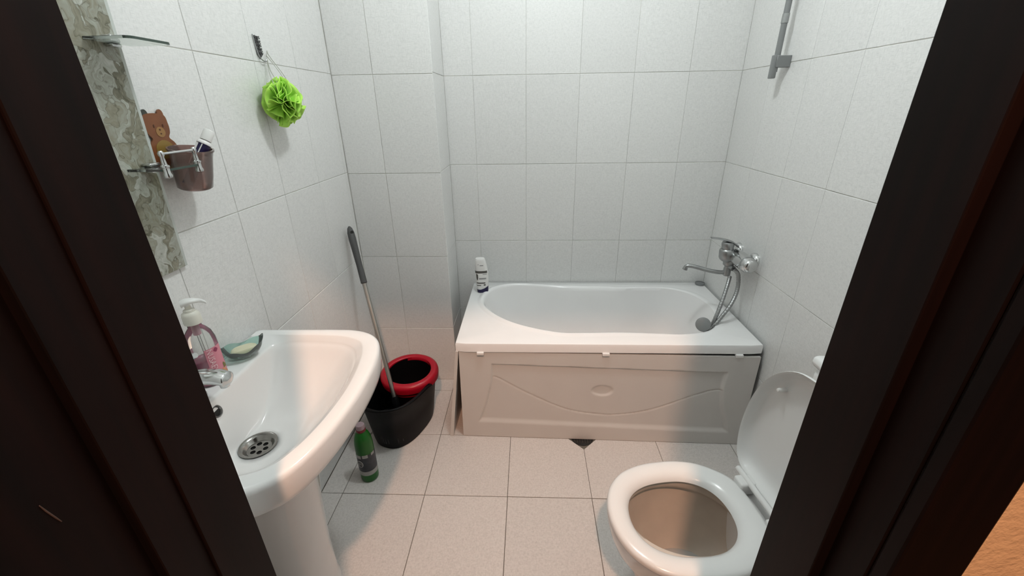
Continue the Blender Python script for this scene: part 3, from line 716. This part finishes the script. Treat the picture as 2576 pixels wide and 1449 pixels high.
# ------------------------------------------------------------------ mirror with patterned side strip, two glass shelves
MYr, ML, MZ0, MZ1 = .914, .44, 1.080, 1.86
def mir(y, z, d=0.0):   # the mirror leans out a little at the top
    return Vector((-.8345 + (z-MZ0)*.045 + d, y, z))
mi = thing('mirror', 'wall mirror with grey-green shell patterned strip above the washbasin', 'mirror', mir(.68, MZ0))
def slab(y0, y1, z0, z1, d0, d1):
    a = [mir(y0,z0,d0), mir(y1,z0,d0), mir(y1,z1,d0), mir(y0,z1,d0)]; b = [mir(y0,z0,d1), mir(y1,z0,d1), mir(y1,z1,d1), mir(y0,z1,d1)]
    return MB().add(a+b, [(3,2,1,0),(4,5,6,7),(0,1,5,4),(1,2,6,5),(2,3,7,6),(3,0,4,7)])
part('side_strip', slab(.790, MYr-.0075, MZ0, MZ1, 0, .004), M['shell'], mi, smooth=None, label='right strip with a grey-green shell pattern')
part('edge_strip', slab(MYr-.0075, MYr, MZ0, MZ1, 0, .0034), M['edge'], mi, smooth=None, label='pale bevelled edge')
part('mirror_glass', slab(ML+.1205, .7895, MZ0, MZ1, 0, .004), M['mirror'], mi, smooth=None)
part('side_strip', slab(ML, ML+.12, MZ0, MZ1, 0, .004), M['shell'], mi, smooth=None)
def shelf(name, label, zs, rail_):
    x0 = mir(.88, zs).x + .0045
    t = thing(name, label, 'shelf', (x0, .885, zs))
    y0, y1, x1 = .838, .938, (-.738 if rail_ else -.722)
    out = [(x0,y0),(x1-.012,y0)] + [(x1-.012+.012*math.sin(a), y0+.012-.012*math.cos(a)) for a in (.4,.8,1.2)] + [(x1,y0+.012),(x1,y1-.012)] + [(x1-.012+.012*math.cos(a), y1-.012+.012*math.sin(a)) for a in (.4,.8,1.2)] + [(x1-.012,y1),(x0,y1)]
    part('glass_plate', MB().plate([(a,b,zs) for a,b in out], (0,0,.005)), M['clearglass'], t, smooth=None)
    # polished dark edge of the plate
    e = MB(); seg = out[1:-1]
    for a, b in zip(seg, seg[1:]):
        e.add([(a[0],a[1],zs+.0003),(b[0],b[1],zs+.0003),(b[0],b[1],zs+.0047),(a[0],a[1],zs+.0047)], [(0,1,2,3)])
    nrm = 1.003
    e.v = [Vector((x0+(v.x-x0)*nrm, .887+(v.y-.887)*1.004, v.z)) for v in e.v]
    part('glass_edge', e, M['glassedge'], t, smooth=None, label='dark green edge of the glass')
    part('clip', MB().rbox((x0+.0005,.872,zs+.0055), (x0+.022,.900,zs+.0125), .003, 3).rbox((x0+.0005,.876,zs-.0075), (x0+.018,.896,zs-.0005), .002, 2), M['chrome'], t)
    if rail_:
        for y in (y0+.006, y1-.006):
            part('post', MB().lathe([(.003,-.014),(.0075,-.012),(.0085,-.008),(.0065,-.003),(.0065,.0065),(.008,.008),(.008,.011),(.005,.013),(.0045,.020),(.0036,.028),(.0055,.031),(.0058,.036),(.003,.040)], (x1-.004, y, zs), n=20), M['chrome'], t)
        part('rail', MB().tube([(x1-.004, y0+.006, zs+.034), (x1-.004, y1-.006, zs+.034)], .0026, 12), M['chrome'], t)
    return t
shelf('glass_shelf', 'upper small glass shelf sticking out from the patterned mirror strip', 1.5455, False)
shelf('glass_shelf', 'lower small glass shelf with chrome posts and rail on the mirror strip', 1.3105, True)

# cup with bear back plate
Cc = Vector((-.799, .975, 1.254))
cup = thing('toothbrush_cup', 'smoky pink plastic cup with a brown bear back plate on the left wall', 'cup', Cc)
cp = [(.030,0),(.0345,.004),(.037,.03),(.0395,.070),(.0415,.085),(.044,.088),(.044,.092),(.0405,.092),(.038,.070),(.0355,.03),(.033,.006),(.004,.005)]
mCup = Matrix.Translation(Cc) @ Matrix.Rotation(math.radians(11), 4, 'Y') @ Matrix.Translation(-Cc)
part('cup_wall', MB().lathe(cp, Cc, n=44, ell=(.93, 1.18)).xf(mCup), M['cup'], cup, smooth=50)
def bear_pt(u, v, d=0): return Vector((XL+.0025+d, .966 + u*.82, 1.328 + v))
body = spline([(-.045,-.020,0),(-.050,.005,0),(-.042,.028,0),(-.030,.040,0),(-.040,.052,0),(-.042,.070,0),(-.034,.090,0),(.026,.090,0),(.036,.070,0),(.034,.052,0),(.026,.040,0),(.040,.028,0),(.052,.005,0),(.050,-.020,0),(.0,-.030,0)], 6, True)
bp = part('bear_plate', MB().plate([bear_pt(p.x, p.y) for p in body], (.0035,0,0)), M['bear'], cup, smooth=30, label='brown bear shaped plate')
for u, m_ in ((-.029, 'earblack'), (.021, 'bear')):
    part('ear', MB().plate([bear_pt(u+.0095*math.cos(a*PI/10), .090+.0105*math.sin(a*PI/10)) for a in range(20)], (.0032,0,0)), M[m_], bp, smooth=30)
part('belly', MB().plate([bear_pt(p.x, p.y, .0036) for p in spline([(-.030,.000,0),(-.026,.026,0),(0,.036,0),(.026,.026,0),(.034,.000,0),(.0,-.004,0)], 6, True)], (.0006,0,0)), M['belly'], bp, smooth=None, label='yellow belly')
part('muzzle', MB().plate([bear_pt(.002+.0150*math.cos(a*PI/12), .053+.0110*math.sin(a*PI/12), .0036) for a in range(24)], (.0006,0,0)), M['muzzle'], bp, smooth=None)
for u in (-.014, .016):
    part('eye', MB().plate([bear_pt(u+.0024*math.cos(a*PI/6), .066+.0034*math.sin(a*PI/6), .0038) for a in range(12)], (.0005,0,0)), M['face'], bp, smooth=None)
part('nose', MB().plate([bear_pt(.001+.0026*math.cos(a*PI/6), .058+.0020*math.sin(a*PI/6), .0043) for a in range(12)], (.0006,0,0)), M['face'], bp, smooth=None)
part('mouth', MB().plate([bear_pt(.001+.0024*math.cos(a*PI/6), .0495+.0016*math.sin(a*PI/6), .0043) for a in range(12)], (.0006,0,0)), M['face'], bp, smooth=None)

# toothpaste in the cup
tp0, tp1 = Vector((-.790, .944, 1.268)), Vector((-.760, .990, 1.350))
tpt = thing('toothpaste_tube', 'white and navy toothpaste tube standing upside down in the pink cup', 'toothpaste', tp0)
ax = (tp1-tp0).normalized(); sd_ = ax.cross(Vector((1,0,0))).normalized(); th_ = ax.cross(sd_)
def tube_sec(a, wd, th, n=28): return [tp0 + ax*a + sd_*wd*math.cos(2*PI*q/n) + th_*th*math.sin(2*PI*q/n) for q in range(n)]
part('tube_body', MB().rings([tube_sec(0,.0150,.0010), tube_sec(.010,.0150,.0014), tube_sec(.05,.0150,.008), tube_sec(.090,.0142,.0125), tube_sec(.100,.0140,.0135)], True, True), M['navy'], tpt, smooth=60)
part('tube_shoulder', MB().rings([tube_sec(.1002,.0150,.0145), tube_sec(.103,.0152,.0148), tube_sec(.108,.0120,.0118), tube_sec(.110,.0085,.0085)], True, True), M['plastic'], tpt)
part('tube_stripe', MB().add([tp0+ax*.045+sd_*(-.0152)+th_*.004, tp0+ax*.045+sd_*(-.0130)-th_*.0058, tp0+ax*.099+sd_*(-.0120)-th_*.0085, tp0+ax*.099+sd_*(-.0150)+th_*.006], [(0,1,2,3)]), M['plastic'], tpt, smooth=None)
part('cap', MB().lathe([(.0085,.1102),(.0118,.111),(.0112,.134),(.0098,.1365)], tp0, ax, 28), M['plastic'], tpt)

# ------------------------------------------------------------------ loofah on its hook
hk = thing('wall_hook', 'grey wire hook plate with scroll pattern stuck on the left wall', 'hook', (XL, 1.445, 1.60))
def hk_pt(u, v, d=.003): return Vector((XL+d, 1.443+u, 1.60+v))
part('plate', MB().plate([hk_pt(-.017,.034,.0004), hk_pt(.017,.034,.0004), hk_pt(.019,-.012,.0004), hk_pt(-.006,-.030,.0004), hk_pt(-.017,-.018,.0004)], (.0012,0,0)), M['clear'], hk, smooth=None)
fr_ = MB()
fr_.tube(spline([hk_pt(-.0215,.036), hk_pt(-.019,.0,.004), hk_pt(-.016,-.022,.006), hk_pt(-.006,-.034,.010), hk_pt(.006,-.034,.012), hk_pt(.012,-.024,.013)], 6), .0016, 8)
part('wire', fr_, M['dullchrome'], hk)
sc = MB()
for rr in range(5):
    for cc in range(3):
        u0, v0 = -.010+cc*.0105, .030-rr*.0105; sg = 1 if (rr+cc) % 2 else -1
        sc.tube([hk_pt(u0+.0038*math.cos(sg*a)*(.4+a/8), v0+.0042*math.sin(sg*a)*(.4+a/8), .0026) for a in [x*.55 for x in range(10)]], .0011, 6)
part('scroll_pattern', sc, mat('black_print', (.05,.05,.05), .5, vary=.1), hk, label='dark scrollwork pattern')

LC = Vector((-.778, 1.408, 1.447))
lo = thing('loofah', 'lime green mesh bath puff hanging from the hook on left wall', 'bath sponge', LC)
def puff():
    mb = MB(); rnd = random.Random(11)
    for q in range(17):
        n_ = Vector((rnd.gauss(0,1), rnd.gauss(0,1), rnd.gauss(0,1))).normalized()
        a = n_.orthogonal().normalized(); b = n_.cross(a)
        kf = rnd.randint(2, 4); ph = rnd.uniform(0, 6.28); ph2 = rnd.uniform(0, 6.28); amp = rnd.uniform(.014, .024); r1 = rnd.uniform(.054, .068)
        arc = rnd.uniform(1.0, 1.9)*PI; nu, nv = 64, 6; st0 = rnd.uniform(0, 6.28)
        def fn(u, v):
            t = st0 + u*arc; e = v**.8; r = .014 + (r1-.014)*e
            wv = amp*e*(math.sin(kf*t+ph) + .28*math.sin((2*kf+3)*t+ph2)); rr = r*(1+.10*e*math.sin(3*t+ph2))
            p = a*rr*math.cos(t) + b*rr*math.sin(t) + n_*wv
            return LC + Vector((p.x*.80, p.y*1.06, p.z*1.05))
        mb.grid(fn, nu, nv)
    return mb
pf = part('mesh_ruffles', puff(), M['loofah'], lo, smooth=180)
sol = pf.modifiers.new('thickness', 'SOLIDIFY'); sol.thickness = .0012
cd = MB()
top = LC + Vector((.0, .0, .05))
h0 = hk_pt(.010,-.028,.014)
cd.tube(spline([h0, h0+Vector((.004,-.012,-.03)), LC+Vector((-.004,-.028,.055)), LC+Vector((0,-.02,.03))], 6), .0012, 6)
cd.tube(spline([h0, h0+Vector((.004,-.004,-.03)), LC+Vector((.0,-.014,.058)), LC+Vector((0,-.01,.03))], 6), .0012, 6)
cd.tube(spline([h0, hk_pt(.026,-.004,.010), hk_pt(.030,-.018,.012), LC+Vector((.006,.036,.064)), LC+Vector((.0,.028,.03))], 6), .0012, 6)
cd.tube(spline([h0, hk_pt(.020,-.022,.012), LC+Vector((.006,.020,.066)), LC+Vector((.0,.016,.03))], 6), .0012, 6)
part('cord', cd, M['cord'], lo, label='pale hanging cord')

# ------------------------------------------------------------------ mop bucket and mop
BC, BA = Vector((-.600, 1.570, 0)), math.radians(71)
bk = thing('mop_bucket', 'black spin mop bucket with red wringer ring in the corner by the bath', 'bucket', BC)
mB = Matrix.Translation(BC) @ Matrix.Rotation(BA, 4, 'Z')     # local x runs along the bucket (towards the back)
def oval(a, b, N=72, e=2.5, cx=0): return ellipse((cx, 0), a, b, N, e)
bprof2 = [(.150,.092,0),(.166,.104,.004),(.172,.108,.03),(.186,.118,.12),(.203,.130,.235),(.207,.134,.238),(.209,.136,.246),(.206,.133,.250),(.200,.127,.248),(.196,.124,.235),(.180,.112,.12),(.166,.102,.03),(.150,.09,.010),(.02,.012,.009)]
part('bucket_body', MB().rings([at_z(oval(a, b), z) for a, b, z in bprof2], True, True).xf(mB), M['black'], bk, smooth=50)
ring_p = [(.137,.226),(.140,.250),(.138,.262),(.128,.270),(.112,.271),(.105,.266),(.104,.250)]
# wringer: ring tipped up slightly over the rear half
tilt = Matrix.Translation(Vector((.080,0,0))) @ Matrix.Translation(Vector((0,0,.25))) @ Matrix.Rotation(math.radians(-4), 4, 'Y') @ Matrix.Translation(Vector((0,0,-.25)))
part('wringer_ring', MB().lathe(ring_p, n=64, cap0=False, cap1=False, ell=(.96,1.0)).xf(mB @ tilt), M['red'], bk, smooth=50, label='red plastic wringer ring')
def skirt(u, v):
    t = PI*(.62 + .76*u); r = .136 - .018*v
    return Vector((r*math.cos(t)*.96, r*math.sin(t), .252 - .057*v))
part('wringer_skirt', MB().grid(skirt, 20, 2).xf(mB @ tilt), M['red'], bk, smooth=50)
bas = [(.102,.262),(.099,.19),(.094,.13),(.088,.112),(.03,.110),(.024,.118),(.006,.120)]
bo = part('basket', MB().lathe(bas, n=48, cap0=False, cap1=True).xf(mB @ tilt), M['black'], bk, smooth=40, label='black spinning basket')
ribs = MB()
for q in range(12):
    t = 2*PI*q/12; ribs.add([(.034*math.cos(t-.08), .034*math.sin(t-.08), .1135),(.084*math.cos(t-.03), .084*math.sin(t-.03), .1145),(.084*math.cos(t+.03), .084*math.sin(t+.03), .1145),(.034*math.cos(t+.08), .034*math.sin(t+.08), .1135)], [(0,1,2,3)])
part('basket_ribs', ribs.xf(mB @ tilt), mat('wet_black', (.04,.045,.045), .25, vary=.3, nscale=80), bo, smooth=None)
hb = spline([(.045,-.139,.238),(.0,-.144,.252),(-.06,-.142,.254),(-.12,-.132,.254),(-.175,-.10,.255),(-.208,-.05,.255),(-.219,0,.255),(-.208,.05,.255),(-.175,.10,.255),(-.12,.132,.254),(-.06,.142,.254),(.0,.144,.252),(.045,.139,.238)], 6)
part('bail_handle', MB().tube(hb, .0062, 10).xf(mB), M['black'], bk)
mop = thing('mop', 'long mop with grey grip and steel pole standing in the black bucket', 'mop', (-.60, 1.49, .02))
mt, mbm = Vector((-.815, 1.80, .936)), Vector((-.600, 1.490, .170))
md_ = (mt-mbm).normalized(); Lm = (mt-mbm).length
gp = [(0,.004),(.010,.011),(.03,.0155),(.06,.0165),(.11,.0150),(.18,.0135),(.25,.0140),(.265,.0142),(.268,.010)]
part('grip', MB().tube([mt - md_*a for a, r in gp], [r for a, r in gp], 20), M['greyrubber'], mop, label='dark grey rubber grip')
lp = MB()
gq = mt - md_*.012
lp.lathe([(.006,.0005),(.0075,.0022),(.004,.003)], mt - md_*.028 + Vector((.010,-.011,.004)), (.66,-.74,.1), 16)
part('hanging_eye', lp, M['dark'], mop)
part('pole', MB().tube([mt-md_*.26, mbm+md_*.03], .0098, 18), M['steel'], mop, label='bare steel pole')
part('joint', MB().tube([mbm+md_*.05, mbm+md_*.02, mbm-md_*.012], [.014,.017,.014], 18).rbox(mbm+Vector((-.02,-.02,-.055)), mbm+Vector((.02,.02,-.012)), .006, 2), M['black'], mop)
mc = Vector((-.625, 1.470, .118))
mpl = part('mop_plate', MB().lathe([(.05,0),(.072,.004),(.070,.012),(.03,.018),(.012,.03)], mc, n=36), M['black'], mop)
part('mop_tag', MB().rbox(mc+Vector((-.052,-.030,.017)), mc+Vector((-.026,-.010,.021)), .001, 1), mat('pale_tag', (.22,.22,.22), .5, vary=.3, nscale=60), mpl, label='pale grey tag on the mop plate')
hair = MB(); rnd = random.Random(3)
for q in range(110):
    t = rnd.uniform(0, 2*PI); r0 = rnd.uniform(.03,.068); l = rnd.uniform(.02,.035)
    a = mc + Vector((r0*math.cos(t), r0*math.sin(t), .002)); b = a + Vector((l*math.cos(t)*.3, l*math.sin(t)*.3, -.035)); c_ = b + Vector((rnd.uniform(-.004,.004), rnd.uniform(-.004,.004), -.045))
    hair.tube(spline([a,b,c_], 3), .003, 5)
ho = part('mop_fibres', hair, M['mophair'], mop, smooth=60); ho['kind'] = 'stuff'

# ------------------------------------------------------------------ green cleaner bottle
GC = Vector((-.667, 1.255, 0))
gb = thing('cleaner_bottle', 'green bottle of cleaner with pinkish cap on the floor beside the bucket', 'bottle', GC)
gp_ = [(.030,0),(.0345,.003),(.036,.012),(.036,.165),(.0355,.190),(.033,.212),(.027,.232),(.020,.243),(.0165,.247),(.0162,.253)]
part('bottle_body', MB().lathe(gp_, GC, n=40), M['green'], gb, smooth=50)
part('collar', MB().lathe([(.0180,.2475),(.0185,.2485),(.0185,.2575),(.0175,.259)], GC, n=32), M['redcollar'], gb, label='dark red neck collar')
part('cap', MB().lathe([(.0165,.2592),(.0172,.260),(.0170,.276),(.0158,.279),(.010,.2795)], GC, n=32), M['pinkcap'], gb, label='pinkish white cap')
gl = [(r, r, z, 0) for r, z in gp_]
f0, f1 = -PI*.86, PI*.10
lb = part('label_band', wrap_patch(GC, gl, 2.0, 0, f0, f1, k(.062), k(.148), d=.0006, n=28), M['label_dark'], gb, label='dark blue-grey label')
part('label_foot', wrap_patch(GC, gl, 2.0, 0, f0, f1, k(.040), k(.0618), d=.0006, n=28), M['label_light'], lb, label='pale strip under the label')
part('label_head', wrap_patch(GC, gl, 2.0, 0, f0, f0+1.0, k(.132), k(.148), d=.0010, n=10).add(*(lambda q: (q.v, q.f))(wrap_patch(GC, gl, 2.0, 0, -1.55, -.95, k(.134), k(.150), d=.0010, n=10))).add(*(lambda q: (q.v, q.f))(wrap_patch(GC, gl, 2.0, 0, -.55, -.1, k(.137), k(.150), d=.0010, n=8))), M['label_light'], lb)
em = MB()
for a_, zz in ((1.0,.105),):
    pts = [(-1.95+.34*math.cos(t), .103+.0155*math.sin(t)) for t in [q*2*PI/24 for q in range(25)]]
    em.tube([GC + Vector((.0370*math.cos(a), .0370*math.sin(a), z)) for a, z in pts], .0016, 6)
    for dz in (-.004, .003): em.tube([GC + Vector((.0370*math.cos(a), .0370*math.sin(a), .103+dz+.003*math.sin(a*9))) for a in [-2.2+q*.05 for q in range(11)]], .0012, 5)
part('emblem', em, M['label_light'], lb, label='pale oval emblem on the label')

# ------------------------------------------------------------------ toilet
YT = .80
wc = thing('toilet', 'white ceramic toilet with raised lid beside the right door jamb', 'toilet', (.55, YT, 0))
def bowl():
    N = 96; R = []
    e = lambda cx, a, b, z, ex=2.0: R.append(at_z(ellipse((cx, YT), a, b, N, ex), z))
    e(.53,.205,.105,0,2.4); e(.53,.205,.105,.02,2.4); e(.525,.192,.092,.05,2.3); e(.51,.190,.088,.14,2.2); e(.495,.205,.098,.20,2.1); e(.475,.222,.122,.26); e(.455,.222,.150,.32); e(.437,.214,.167,.365); e(.432,.212,.172,.385); e(.430,.209,.170,.394); e(.43,.200,.161,.397)
    return MB().rings(R, True, False)
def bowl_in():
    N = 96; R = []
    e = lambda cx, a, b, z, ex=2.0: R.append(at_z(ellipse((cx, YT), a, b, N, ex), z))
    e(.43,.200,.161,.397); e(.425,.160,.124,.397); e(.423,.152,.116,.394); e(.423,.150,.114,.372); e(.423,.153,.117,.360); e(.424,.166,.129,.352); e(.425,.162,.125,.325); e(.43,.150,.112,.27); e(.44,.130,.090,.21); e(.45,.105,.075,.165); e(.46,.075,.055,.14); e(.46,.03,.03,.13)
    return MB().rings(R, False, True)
part('bowl', bowl(), M['ceramic'], wc, smooth=60)
part('bowl_inside', bowl_in(), mat('shaded_ceramic', (.56,.50,.43), .15, vary=.05, nscale=15), wc, smooth=60, label='inside of the bowl, its shade put into a darker beige')  # ceramic darkened to beige: shade inside the deep bowl put into the colour
part('bowl_back', MB().rbox((.575, YT-.125, .20), (.972, YT+.125, .392), .02, 4), M['ceramic'], wc, smooth=60)
part('water', MB().lathe([(.092,.1560),(.002,.1561)], (.452, YT, 0), n=40, ell=(1,.74), cap0=False), M['water'], wc)
part('stain', MB().lathe([(.006,0),(.004,.0006)], (.569, .772, .315), (-.9,0,.35), 14, ell=(.5,1.6)), M['rust'], wc)
tank = part('cistern', MB().rbox((.808, YT-.180, .385), (.984, YT+.216, .736), .022, 4), M['ceramic'], wc, smooth=60)
part('cistern_lid', MB().rbox((.800, YT-.186, .737), (.986, YT+.222, .772), .016, 4), M['ceramic'], wc, smooth=60)
part('flush_button', MB().lathe([(.024,0),(.024,.005),(.020,.007)], (.90, YT+.018, .772), n=32), M['chrome'], wc)
RT = math.radians(7)
mS = Matrix.Translation(Vector((.413, .787, 0))) @ Matrix.Rotation(RT, 4, 'Z')
N = 128
so_out = spline([(-.196,0,0),(-.188,.055,0),(-.163,.105,0),(-.118,.145,0),(-.06,.166,0),(0,.173,0),(.06,.171,0),(.115,.157,0),(.160,.128,0),(.190,.098,0),(.203,.06,0),(.206,0,0),(.203,-.06,0),(.190,-.098,0),(.160,-.128,0),(.115,-.157,0),(.06,-.171,0),(0,-.173,0),(-.06,-.166,0),(-.118,-.145,0),(-.163,-.105,0),(-.188,-.055,0)], 6, True)
so_in = spline([(-.138,0,0),(-.130,.045,0),(-.105,.080,0),(-.06,.103,0),(0,.111,0),(.055,.107,0),(.100,.086,0),(.128,.050,0),(.137,0,0),(.128,-.050,0),(.100,-.086,0),(.055,-.107,0),(0,-.111,0),(-.06,-.103,0),(-.105,-.080,0),(-.130,-.045,0)], 6, True)
O_, I_ = star([(p.x,p.y) for p in so_out], (0,0), N), star([(p.x,p.y) for p in so_in], (0,0), N)
def seat():
    z0 = .4005; R = []
    for t, z in ((.10,.0),(.0,.003),(-.012,.008),(.0,.015),(.05,.0195),(.16,.0225),(.40,.0235),(.62,.0215),(.82,.016),(.95,.008),(1.0,.002),(.97,.0)):
        R.append(at_z(lerp2(O_, I_, t), z0+z))
    R.append(R[0]); return MB().rings(R)
part('seat', seat().xf(mS), M['seat'], wc, smooth=60, label='white plastic seat')
for sgn in (-1, 1):
    part('hinge', MB().rbox((.196, sgn*.070-.020, .396), (.246, sgn*.070+.020, .436), .006, 3).xf(mS), M['seat'], wc, smooth=50)
part('hinge_bar', MB().tube([(.224,-.115,.4335),(.224,.115,.4335)], .0085, 14).xf(mS), M['seat'], wc)
def lid():
    # local: s across (y), h up from the hinge, d backwards; dished towards the seat
    hh = .415; R = []; prof_ = [(.93,.012),(.985,.004),(1.0,0),(1.006,.003),(1.0,.008),(.97,.020),(.90,.030),(.75,.036),(.4,.039),(.05,.040)]
    inside = [(.05,.0365),(.4,.036),(.75,.034),(.88,.030),(.945,.019),(.970,.008),(.988,.002)]
    half = spline([(.0,.118,0),(.012,.140,0),(.04,.158,0),(.10,.171,0),(.18,.170,0),(.25,.157,0),(.31,.130,0),(.355,.092,0),(.382,.048,0),(.390,0,0)], 6)
    full = [(p.x, p.y) for p in half] + [(p.x, -p.y) for p in half[::-1][1:]]
    base = star(full, (.19, 0), N)
    def conv(s_, d):
        return [Vector((d, p[1]*s_, .19 + (p[0]-.19)*s_)) for p in base]
    return MB().rings([conv(s_, d) for s_, d in inside] + [conv(s_, d) for s_, d in prof_[2:]], True, True)
mL = mS @ Matrix.Translation(Vector((.236, 0, .428))) @ Matrix.Rotation(math.radians(3.5), 4, 'Y') @ Matrix.Translation(Vector((0,0,0.004)))
ld = part('lid', lid().xf(mL), M['seat'], wc, smooth=60, label='raised white lid')
for sgn in (-1, 1):
    part('bumper', MB().lathe([(.0058,.0),(.0062,-.020),(.0045,-.026),(.001,-.027)], (.035, sgn*.100, .292), (1,0,0), 18).xf(mL), M['plastic'], ld)
